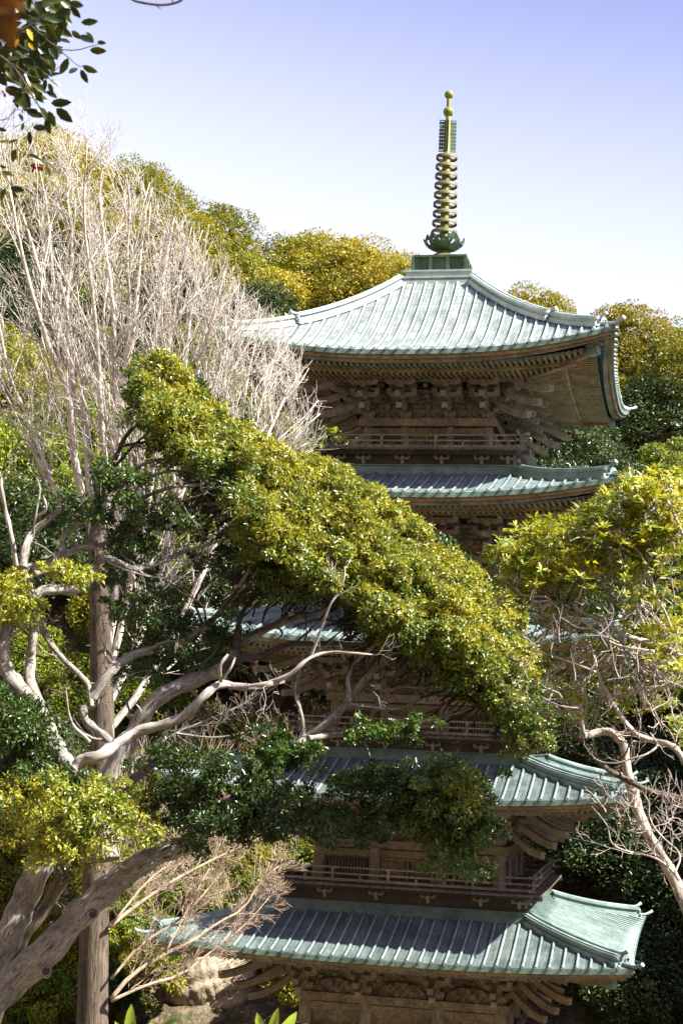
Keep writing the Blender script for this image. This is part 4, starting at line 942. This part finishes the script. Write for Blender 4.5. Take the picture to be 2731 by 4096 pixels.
# foliage of the evergreen
def inpoly(x, y, P):
    c = False; n = len(P); j = n-1
    for i in range(n):
        if ((P[i][1] > y) != (P[j][1] > y)) and x < (P[j][0]-P[i][0])*(y-P[i][1])/(P[j][1]-P[i][1])+P[i][0]: c = not c
        j = i
    return c
def polyclumps(P, n, qq, edge=0):
    xs = [p[0] for p in P]; ys = [p[1] for p in P]; out = []
    while len(out) < n:
        x = qq.uniform(min(xs), max(xs)); y = qq.uniform(min(ys), max(ys))
        if inpoly(x, y, P): out.append((x, y))
    return out
def topline(P, x):
    ys = []
    for i in range(len(P)):
        a, b = P[i], P[(i+1) % len(P)]
        if (a[0] <= x) != (b[0] <= x): ys.append(a[1]+(b[1]-a[1])*(x-a[0])/(b[0]-a[0]))
    return (min(ys), max(ys)) if ys else (0, 1)
CROWN = [(338, 835), (372, 822), (412, 845), (450, 900), (490, 955), (540, 975), (590, 1005), (625, 1040), (655, 1065), (700, 1062), (760, 1070), (800, 1090), (830, 1130), (880, 1165), (935, 1205), (985, 1245), (1030, 1275), (1080, 1315), (1125, 1365), (1155, 1400), (1165, 1450), (1210, 1500), (1225, 1560), (1230, 1640), (1238, 1700), (1205, 1712), (1170, 1690), (1140, 1640), (1130, 1590), (1075, 1570), (1060, 1530), (990, 1500), (940, 1470), (890, 1450), (850, 1400), (810, 1360), (760, 1350), (705, 1330), (650, 1350), (625, 1310), (600, 1280), (570, 1210), (550, 1150), (520, 1090), (440, 1060), (370, 1010), (345, 960), (325, 900)]
qq = random.Random(77)
def foliage(name, clumps, mat, L, wf=.42, hi=False, parent=ever):
    lv = Leaves()
    for (c, r, n, up) in clumps: lv.clump(c, r, n, L, wf, up=up, squash=.85, hemi=-.45, jit=.55)
    o = link(name, lv.mesh(name, mat, hi)); to_parent(o, parent); return o
def boughs(P, n, dfun, r, sub, per, up=(.25, -.45, .6)):
    out = []; U = unit(np.array(up, float)); pts = []
    for (x, y) in polyclumps(P, n*5, qq):         # keep the bough centres apart
        if P is CROWN and y-topline(P, x)[0] < 17: continue
        if len(pts) < n and all((x-a)**2+(y-b)**2 > (r[0]*135)**2 for a, b in pts): pts.append((x, y))
    for (x, y) in pts:
        R = qq.uniform(*r); c = np.array(at(x, y, dfun(x, y))); k = 0
        while k < sub:
            d = unit(rng.normal(size=3))
            if d@U < -.35: continue
            k += 1; out.append((c+d*R*qq.uniform(.7, 1.12)*np.array([1.1, 1, .8]), qq.uniform(.05, .12), per, tuple(d*.7+U*.5)))
    return out
def dcrown(x, y):
    t0, t1 = topline(CROWN, x); s_ = (y-t0)/max(20, t1-t0); return DE+2.5-1.5*min(1, s_*1.25)+qq.uniform(-.45, .5)
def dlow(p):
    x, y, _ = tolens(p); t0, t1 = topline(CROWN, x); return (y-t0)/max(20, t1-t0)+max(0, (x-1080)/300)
cl = boughs(CROWN, 190, dcrown, (.12, .30), 17, 95)
for i in range(190):       # sprays that break the outline
    k_ = qq.randrange(0, len(CROWN)); a, b = CROWN[k_], CROWN[(k_+1) % len(CROWN)]; t = qq.random(); x = a[0]+(b[0]-a[0])*t; y = a[1]+(b[1]-a[1])*t
    c0 = Vector(at(x, y+4, dcrown(x, y+8) if k_ < 25 else DE+1.2)); cl += [(np.array(c0+Vector((qq.gauss(-.03, .10), qq.gauss(0, .13), qq.gauss(-.03, .07)))), qq.uniform(.02, .08), 40, (.1, -.2, .8)) for _ in range(3)]
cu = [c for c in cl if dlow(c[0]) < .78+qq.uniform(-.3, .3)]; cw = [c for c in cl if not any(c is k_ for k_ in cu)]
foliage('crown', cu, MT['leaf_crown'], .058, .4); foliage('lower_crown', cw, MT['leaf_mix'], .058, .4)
foliage('inner_foliage', boughs(CROWN, 120, lambda x, y: dcrown(x, y)+.55, (.15, .3), 12, 60), MT['leaf_dark'], .06)  # darker backing leaves: shade of the gaps between boughs put into leaf colour
def cluster(P, n, d0, d1, mat, L=.075, r=(.07, .15), per=95, name='foliage'):
    cl = []
    for x, y in polyclumps(P, int(n*.5), qq):
        c = Vector(at(x+qq.gauss(0, 12), y+qq.gauss(0, 10), qq.uniform(d0, d1)))
        for _ in range(3): cl.append((np.array(c+Vector((qq.gauss(0, .13), qq.gauss(0, .15), qq.gauss(0, .055)))), qq.uniform(r[0]*.6, r[1]), int(per*.8), (.2, -.4, .8)))
    L = L*.8
    return foliage(name, cl, MT[mat], L)
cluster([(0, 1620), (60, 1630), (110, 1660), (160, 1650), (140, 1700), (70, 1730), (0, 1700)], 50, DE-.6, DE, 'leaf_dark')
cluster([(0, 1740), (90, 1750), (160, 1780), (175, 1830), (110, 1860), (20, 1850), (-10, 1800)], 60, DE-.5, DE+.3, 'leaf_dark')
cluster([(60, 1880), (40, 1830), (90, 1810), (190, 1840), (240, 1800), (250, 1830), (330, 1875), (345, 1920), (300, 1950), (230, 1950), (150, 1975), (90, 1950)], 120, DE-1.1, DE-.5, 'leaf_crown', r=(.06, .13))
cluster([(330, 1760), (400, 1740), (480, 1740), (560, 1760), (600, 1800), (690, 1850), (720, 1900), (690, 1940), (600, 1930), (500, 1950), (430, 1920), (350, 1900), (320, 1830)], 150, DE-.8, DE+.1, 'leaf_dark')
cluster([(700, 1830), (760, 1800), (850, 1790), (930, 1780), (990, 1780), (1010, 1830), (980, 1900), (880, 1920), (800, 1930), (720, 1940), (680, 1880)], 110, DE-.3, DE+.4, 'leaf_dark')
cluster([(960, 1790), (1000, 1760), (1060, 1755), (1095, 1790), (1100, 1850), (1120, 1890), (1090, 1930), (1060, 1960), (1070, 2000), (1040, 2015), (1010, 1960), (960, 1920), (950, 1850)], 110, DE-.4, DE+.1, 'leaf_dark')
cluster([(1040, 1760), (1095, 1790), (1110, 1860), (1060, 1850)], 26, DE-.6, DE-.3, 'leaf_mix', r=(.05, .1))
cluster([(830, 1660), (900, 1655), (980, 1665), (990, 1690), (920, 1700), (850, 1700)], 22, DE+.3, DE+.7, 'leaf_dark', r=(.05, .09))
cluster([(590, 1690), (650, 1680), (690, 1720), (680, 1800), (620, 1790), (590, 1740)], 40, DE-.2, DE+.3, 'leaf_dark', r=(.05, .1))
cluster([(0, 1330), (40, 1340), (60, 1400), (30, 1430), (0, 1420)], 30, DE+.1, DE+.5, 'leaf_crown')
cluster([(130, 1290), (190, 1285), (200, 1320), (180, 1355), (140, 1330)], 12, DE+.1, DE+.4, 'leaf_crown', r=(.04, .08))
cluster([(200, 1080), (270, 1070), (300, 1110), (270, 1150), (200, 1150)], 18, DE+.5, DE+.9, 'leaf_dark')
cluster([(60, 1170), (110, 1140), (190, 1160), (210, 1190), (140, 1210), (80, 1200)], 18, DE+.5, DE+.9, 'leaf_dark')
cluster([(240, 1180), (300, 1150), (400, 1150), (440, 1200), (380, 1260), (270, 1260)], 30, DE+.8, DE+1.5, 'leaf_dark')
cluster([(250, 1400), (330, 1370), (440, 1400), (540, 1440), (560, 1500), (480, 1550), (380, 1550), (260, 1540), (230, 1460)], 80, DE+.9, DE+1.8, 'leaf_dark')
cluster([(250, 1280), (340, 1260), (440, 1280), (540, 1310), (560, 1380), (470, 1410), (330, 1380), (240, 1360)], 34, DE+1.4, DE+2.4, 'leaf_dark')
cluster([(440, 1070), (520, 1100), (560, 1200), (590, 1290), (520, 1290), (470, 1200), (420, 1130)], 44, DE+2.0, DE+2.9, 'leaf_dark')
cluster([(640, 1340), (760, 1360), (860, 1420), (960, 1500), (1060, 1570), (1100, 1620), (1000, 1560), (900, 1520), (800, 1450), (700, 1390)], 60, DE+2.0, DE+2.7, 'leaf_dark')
# fine dark branchlets under the crown
fb = MB()
for i in range(150):
    k_ = qq.randrange(28, 44); a = CROWN[k_]; x0 = a[0]+qq.uniform(-120, -30); y0 = a[1]+qq.uniform(10, 90); x1 = a[0]+qq.uniform(-10, 60); y1 = a[1]-qq.uniform(5, 60)
    P = smooth(wander(at(x0, y0, DE+qq.uniform(1, 1.8)), at(x1, y1, DE+qq.uniform(1.4, 2.2)), 4, .05, qq), 1); fb.tube(P, [.014-.010*j/(len(P)-1) for j in range(len(P))], 4, False)
o = fb.build('branchlets', MT['bark_dark']); to_parent(o, ever)
# ================================================================== RIGHT HAND TREE
DR = 15.5
right = empty('rosette_leaved_tree', tuple(at(1660, 2420, DR))); tag(right, 'sparse tree with grey twisting branches and yellow leaf rosettes at the right edge', 'tree')
def Z4(x, y): return (1033.5+x*.464, 1033.5+y*.464)
_e = ever; ever = right
MR = 'bark_right'
limb('trunk', [(1790, 3050), (1750, 2700), (1700, 2440), (1640, 2240), Z4(1160, 2240), Z4(1100, 2110), Z4(1040, 2000), Z4(960, 1880), Z4(920, 1760), Z4(890, 1650), Z4(870, 1560), Z4(862, 1470), Z4(825, 1410), Z4(770, 1390), Z4(700, 1410), Z4(655, 1415)], 34, 15, mat=MR)
limb('limb', [Z4(660, 1415), Z4(645, 1340), Z4(640, 1250), Z4(645, 1170), Z4(700, 1100), Z4(760, 1060), Z4(820, 990), Z4(900, 1000), Z4(1000, 1010)], 12, 6, mat=MR)
limb('limb', [Z4(1250, 1170), Z4(1152, 1110), Z4(1080, 1060), Z4(1020, 1000), Z4(960, 900), Z4(930, 800), Z4(910, 720), Z4(940, 640), Z4(970, 560), Z4(1010, 510), Z4(1080, 485), Z4(1160, 440)], 20, 7, mat=MR)
limb('limb', [Z4(1250, 1150), Z4(1152, 1160), Z4(1050, 1172), Z4(960, 1190), Z4(850, 1212), Z4(760, 1240), Z4(650, 1255), Z4(560, 1292), Z4(480, 1305), Z4(400, 1280), Z4(360, 1245)], 14, 4, DR+.4, DR+1, mat=MR)
limb('limb', [Z4(1250, 1080), Z4(1152, 1030), Z4(1060, 970), Z4(900, 935), Z4(800, 885), Z4(740, 840), Z4(650, 805), Z4(590, 750)], 16, 7, DR+.4, DR+.8, mat=MR)
limb('limb', [Z4(1200, 1600), Z4(1152, 1530), Z4(1100, 1460), Z4(1000, 1440), Z4(920, 1410), Z4(860, 1345), Z4(790, 1230), Z4(730, 1110), Z4(715, 1030), Z4(690, 950)], 17, 5, DR+.1, DR+.4, mat=MR)
limb('limb', [Z4(1250, 1750), Z4(1000, 1700), Z4(860, 1625), Z4(780, 1590), Z4(700, 1500), Z4(640, 1420), Z4(560, 1390), Z4(480, 1370)], 18, 5, DR+.8, DR+1.2, mat='bark_brown')
limb('limb', [Z4(1010, 1000), Z4(900, 985), Z4(810, 965), Z4(720, 900), Z4(640, 830), Z4(560, 780)], 9, 4, DR+.2, DR+.5, mat=MR)
limb('limb', [Z4(1100, 900), Z4(1060, 790), Z4(1010, 720), Z4(1000, 640), Z4(970, 600)], 8, 4, DR+.4, DR+.8, mat=MR)
limb('limb', [Z4(970, 570), Z4(920, 480), Z4(840, 440), Z4(760, 400)], 6, 3, DR, DR+.4, mat=MR)
limb('limb', [Z4(1152, 420), Z4(1100, 300), Z4(1060, 220), Z4(1040, 120)], 8, 3, DR, DR+.4, mat=MR)
limb('limb', [Z4(1130, 2130), Z4(1090, 2070), Z4(1000, 2010), Z4(870, 1990), Z4(790, 1950), Z4(785, 1870), Z4(740, 1810), Z4(700, 1765)], 6, 2, DR-.1, DR+.2, mat=MR)
limb('limb', [Z4(1110, 2100), Z4(1150, 2000), Z4(1060, 1930), Z4(1000, 1860), Z4(980, 1790)], 6, 2, DR-.1, DR+.2, mat=MR)
limb('limb', [Z4(720, 1100), Z4(650, 1070), Z4(560, 1040), Z4(480, 1010), Z4(420, 1000)], 5, 2.5, DR, DR+.4, mat=MR)
limb('limb', [Z4(640, 1280), Z4(540, 1270), Z4(460, 1230), Z4(420, 1190)], 5, 2.5, DR, DR+.4, mat=MR)
tw = MB(); rl_ = Leaves(); rs_ = Leaves(); lvq = random.Random(5)
TOP = [(160, 520), (230, 480), (340, 390), (440, 370), (540, 350), (640, 330), (700, 275), (800, 200), (880, 130), (960, 105), (1060, 95), (1160, 110), (1160, 480), (1060, 520), (1000, 640), (880, 640), (780, 600), (660, 620), (560, 640), (440, 700), (340, 730), (270, 700), (190, 660), (250, 610), (290, 560)]
MID = [(420, 700), (700, 620), (900, 700), (1160, 560), (1160, 1500), (1000, 1300), (800, 1350), (600, 1350), (440, 1150), (330, 850)]
LOWR = [(960, 860), (1160, 800), (1160, 1120), (1020, 1080)]
anch = [Z4(*p) for p in ((600, 755), (690, 950), (760, 400), (840, 440), (1040, 200), (940, 640), (970, 570), (560, 780), (1010, 520), (1100, 300), (820, 990), (650, 805), (740, 840), (910, 720))]
def tuft(P, n, leaves, dens, L, lift=(0, -.2, 1), rr=(.07, .2), d=(DR+.0, DR+1.4), twig=True, k0=7):
    for (x, y) in polyclumps(P, n, lvq):
        px, py = Z4(x, y); dd = lvq.uniform(*d); c = Vector(at(px, py, dd)); ax = (Vector(lift)+Vector((lvq.gauss(0, .4), lvq.gauss(0, .4), lvq.gauss(0, .3)))).normalized()
        for r_ in range(dens):
            o_ = Vector((lvq.gauss(0, .05), lvq.gauss(0, .06), lvq.gauss(0, .035)))
            leaves.rosette(np.array(c+o_), np.array(ax), k0+lvq.randrange(4), L, .3)
            if twig and r_ == 0 and lvq.random() < .35:
                b = c-ax*.12+Vector((0, 0, -.07)); tw.tube([b, c+(b-c)*.4+o_*.5, c+o_], [.005, .004, .003], 3, False)
        if twig:
            an = min(anch, key=lambda a: (a[0]-px)**2+(a[1]-py)**2); m_ = (.35+.5*lvq.random()); b = c-ax*.12+Vector((0, 0, -.07)); tgt = Vector(at(px+(an[0]-px)*m_, py+(an[1]-py)*m_+12, DR+.2))
            lvq.random() < .3 and tw.tube(smooth(wander(tgt, b, 4, .035, lvq), 1), [.010-.006*j/9 for j in range(10)], 4, False)
tuft(TOP, 330, rl_, 4, .085)
tuft([(x, y+90) for x, y in TOP], 55, rl_, 3, .08)
tuft([(x, y+30) for x, y in TOP], 120, rs_, 3, .085)
tuft([(x, y+130) for x, y in TOP], 40, rs_, 2, .08)
tuft(MID, 120, rl_, 3, .075, d=(DR+.5, DR+1.8))
tuft(MID, 120, rs_, 3, .08, d=(DR+.5, DR+1.8))
tuft(LOWR, 50, rl_, 3, .09)
tuft([(0, 0), (60, 0), (60, 0)], 0, rs_, 1, .09)
o = link('foliage', rl_.mesh('foliage', MT['leaf_right'], True)); to_parent(o, right)
o = link('foliage', rs_.mesh('foliage', MT['leaf_green'], True)); to_parent(o, right)
# loose curling twigs through the open middle
for i in range(120):
    x, y = polyclumps([(330, 900), (560, 760), (800, 760), (1160, 900), (1160, 1500), (900, 1450), (700, 1350), (500, 1300), (380, 1150)], 1, lvq)[0] if i < 80 else polyclumps([(720, 1740), (900, 1850), (1160, 1700), (1160, 2200), (1050, 2050), (800, 2000)], 1, lvq)[0]
    p = Vector(at(*Z4(x, y), DR+lvq.uniform(-.2, .8))); a = lvq.uniform(-.6, 2.2); d = Vector((math.cos(a), lvq.uniform(-.4, .4), math.sin(a))).normalized(); P = [p]
    for j in range(6): d = (d+Vector((lvq.gauss(0, .35), lvq.gauss(0, .2), .12+lvq.gauss(0, .3)))).normalized(); P.append(P[-1]+d*.06)
    tw.tube(smooth(P, 1), [.009-.006*j/13 for j in range(14)], 4, False)
    for c_ in range(3):
        b = P[2+c_]; d2 = (d+Vector((lvq.gauss(0, .8), 0, lvq.gauss(.3, .6)))).normalized(); tw.tube([b, b+d2*.06, b+d2*.11+Vector((0, 0, .03))], [.005, .004, .002], 3, False)
o = tw.build('twigs', MT[MR]); to_parent(o, right)
ever = _e
# ================================================================== CAMELLIA BRANCH, TOP LEFT
DC = 6.5
cam_root = empty('camellia_branch', tuple(at(-120, 120, DC))); tag(cam_root, 'overhanging camellia branch with large glossy dark leaves, top left', 'branch')
def Z5(x, y): return (x*.4394, y*.4394)
cb = MB()
for pts, w0, w1 in (([(-200, 100), (60, 180), (160, 130), (230, 80), (300, 60)], 10, 3), ([(160, 130), (300, 255), (400, 262), (470, 240), (530, 225)], 5, 2), ([(300, 255), (350, 290), (410, 345), (440, 345)], 4, 2), ([(-60, 250), (60, 330), (130, 430), (180, 520), (240, 600), (290, 610)], 8, 3),
    ([(60, 330), (200, 420), (270, 380), (330, 330)], 5, 2), ([(-60, 600), (30, 635), (90, 560), (130, 590)], 4, 2), ([(-60, 760), (60, 720), (110, 800), (190, 820), (250, 850)], 4, 2), ([(-60, 960), (20, 890), (60, 980), (90, 990)], 4, 2), ([(60, 180), (120, 260), (200, 260), (300, 130)], 6, 2), ([(300, 60), (380, 30), (420, 0)], 3, 2)):
    P = smooth([Vector(at(*Z5(*p), DC)) for p in pts], 1); n = len(P); cb.tube(P, [(w0+(w1-w0)*i/(n-1))*.5*K*.7/FPX*DC for i in range(n)], 6)
o = cb.build('twigs', MT['bark_dark']); to_parent(o, cam_root)
cq = random.Random(31); cl_ = Leaves()
def bigleaf(lv, x, y, ang, length, d=DC, wf=.47, face=None):
    """centre (x,y) on the enlargement, ang measured clockwise from +x on the photo"""
    c = Vector(at(*Z5(x, y), d)); a = R_(ang); A = Vector(CR*math.cos(a)-CU*math.sin(a)); L = length*.4394*K/FPX*d
    N = Vector(-_F)+Vector(CU)*cq.uniform(-.6, .9)+Vector(CR)*cq.uniform(-.5, .5); A = (A+Vector(_F)*cq.uniform(-.3, .3)).normalized()
    lv.add(np.array([c-A*L/2]), np.array([A]), np.array([N]), np.array([L]), np.array([L*wf*cq.uniform(.9, 1.1)]))
TR = [(468, 112, -5, 92), (530, 220, 10, 50), (512, 262, 5, 90), (470, 360, 25, 88), (440, 397, 65, 80), (383, 365, -40, 62), (335, 345, 120, 100), (270, 340, 80, 90), (318, 535, 0, 112), (335, 600, 40, 110), (290, 430, 25, 75), (155, 720, 85, 72), (70, 735, -30, 60), (250, 848, 5, 72), (185, 825, 25, 82), (250, 890, 60, 60), (40, 905, 15, 70), (90, 988, 10, 76), (15, 870, 20, 40), (15, 1015, 120, 75), (78, 1015, 60, 50), (12, 675, 20, 50), (212, 665, 5, 85), (20, 738, -10, 50), (72, 812, 110, 75), (398, 20, 10, 80), (395, 60, 50, 80), (330, 60, -15, 90), (270, 90, 20, 100), (270, 175, 60, 110), (340, 210, 10, 60), (400, 180, 40, 70), (450, 200, 20, 90), (470, 190, 50, 70), (300, 0, -10, 80), (200, 40, 70, 90), (280, 270, 60, 90), (200, 330, 50, 90), (240, 300, 20, 80), (290, 385, -20, 60), (235, 440, 100, 60), (265, 460, 70, 60), (270, 490, 30, 70), (200, 500, 60, 90), (140, 520, 70, 100), (180, 590, 20, 100), (230, 600, 60, 110), (270, 620, 70, 90), (250, 660, 80, 80), (60, 480, 30, 80), (110, 440, 10, 70), (118, 660, 100, 45), (110, 610, 60, 50)]
for (x, y, a, l) in TR: bigleaf(cl_, x, y, a, l, DC+cq.uniform(-.15, .15))
for i in range(300):
    x, y = polyclumps([(-150, -60), (330, -60), (400, 30), (330, 120), (360, 200), (300, 250), (260, 330), (220, 450), (180, 560), (100, 560), (40, 430), (-60, 400), (-150, 300)], 1, cq)[0]
    bigleaf(cl_, x, y, cq.uniform(-20, 110), cq.uniform(65, 110), DC+cq.uniform(0, .9))
o = link('leaves', cl_.mesh('leaves', MT['leaf_camellia'], True)); to_parent(o, cam_root)
for a_ in ((158, 178, 60, 66), (163, 238, 50, 45), (88, 222, 110, 48)):
    yl = Leaves(); bigleaf(yl, *a_, DC-.2); o = link('yellow_leaf', yl.mesh('yellow_leaf', MT['leaf_yellow'], True)); to_parent(o, cam_root)
for (x, y, r) in ((195, 858, 24), (8, 485, 18)):
    fl = Leaves(); c = at(*Z5(x, y), DC)
    for j in range(12): fl.rosette(c, np.array([0, -.3, -1.]), 1, r*.4394*K/FPX*DC*1.3, .8)
    o = link('flower', fl.mesh('flower', MT['red'], True)); to_parent(o, cam_root)
nl_ = Leaves(); dn = 1.1
def near(lv, x, y, ang, length): bigleaf(lv, x, y, ang, length, dn, .55)
near(nl_, 0, 70, 75, 380); near(nl_, -40, -10, 10, 360)
o = link('brown_leaf', nl_.mesh('brown_leaf', MT['leaf_brown'], True)); to_parent(o, cam_root)
# bare twig at the top edge
ed = MB(); P = smooth([Vector(at(*Z5(*p), 5.)) for p in ((640, -60), (690, 0), (760, 15), (840, 25), (900, 18), (950, 0), (980, -50))], 2); ed.tube(P, [.004]*len(P), 6)
for p, dx, dz in ((4, .03, .02), (12, .02, -.015), (18, -.01, .03)): ed.tube([P[p], P[p]+Vector((dx, 0, dz))], [.003, .0015], 4)
o = ed.build('hanging_twig', MT['bark_dark']); tag(o, 'thin dark twig hanging down at the top edge', 'twig')
# foreground leaf tips at the bottom edge
for i, (bx, by, ls) in enumerate((((622, 2452), None, [(-110, 95), (-60, 110), (-40, 100), (-85, 105), (-20, 90), (-130, 80)]), ((305, 2448), None, [(-95, 110), (-60, 70), (-120, 70)]))):
    lv = Leaves(); d = 6.; base = (bx if isinstance(bx, tuple) else (bx, by))
    for (a, l) in ls:
        a = R_(a); c = Vector(at(base[0]+18*math.cos(a)*2, base[1]-40+18*math.sin(a), d)); A = Vector(CR*math.cos(a)-CU*math.sin(a)); A = (A+Vector(_F)*.2).normalized(); L = l*K/FPX*d*.72
        lv.add(np.array([c]), np.array([A]), np.array([Vector(-_F)*.7+Vector(CU)*.8+Vector(CR)*cq.uniform(-.5, .5)]), np.array([L]), np.array([L*.36]))
    root = empty('young_plant', tuple(at(base[0], base[1]+150, d))); tag(root, ('young plant with broad bright green leaf tips at the bottom centre', 'small bright green leaf shoot at the bottom edge near the straight trunk')[i], 'plant')
    o = link('leaves', lv.mesh('leaves', MT['leaf_fresh'], True)); to_parent(o, root)
    st = MB(); st.tube([Vector(at(base[0], base[1]+400, d)), Vector(at(base[0]+5, base[1]+100, d)), Vector(at(base[0], base[1]-30, d))], [.012, .01, .006], 6); o = st.build('stem', MT['leaf_fresh']); to_parent(o, root)
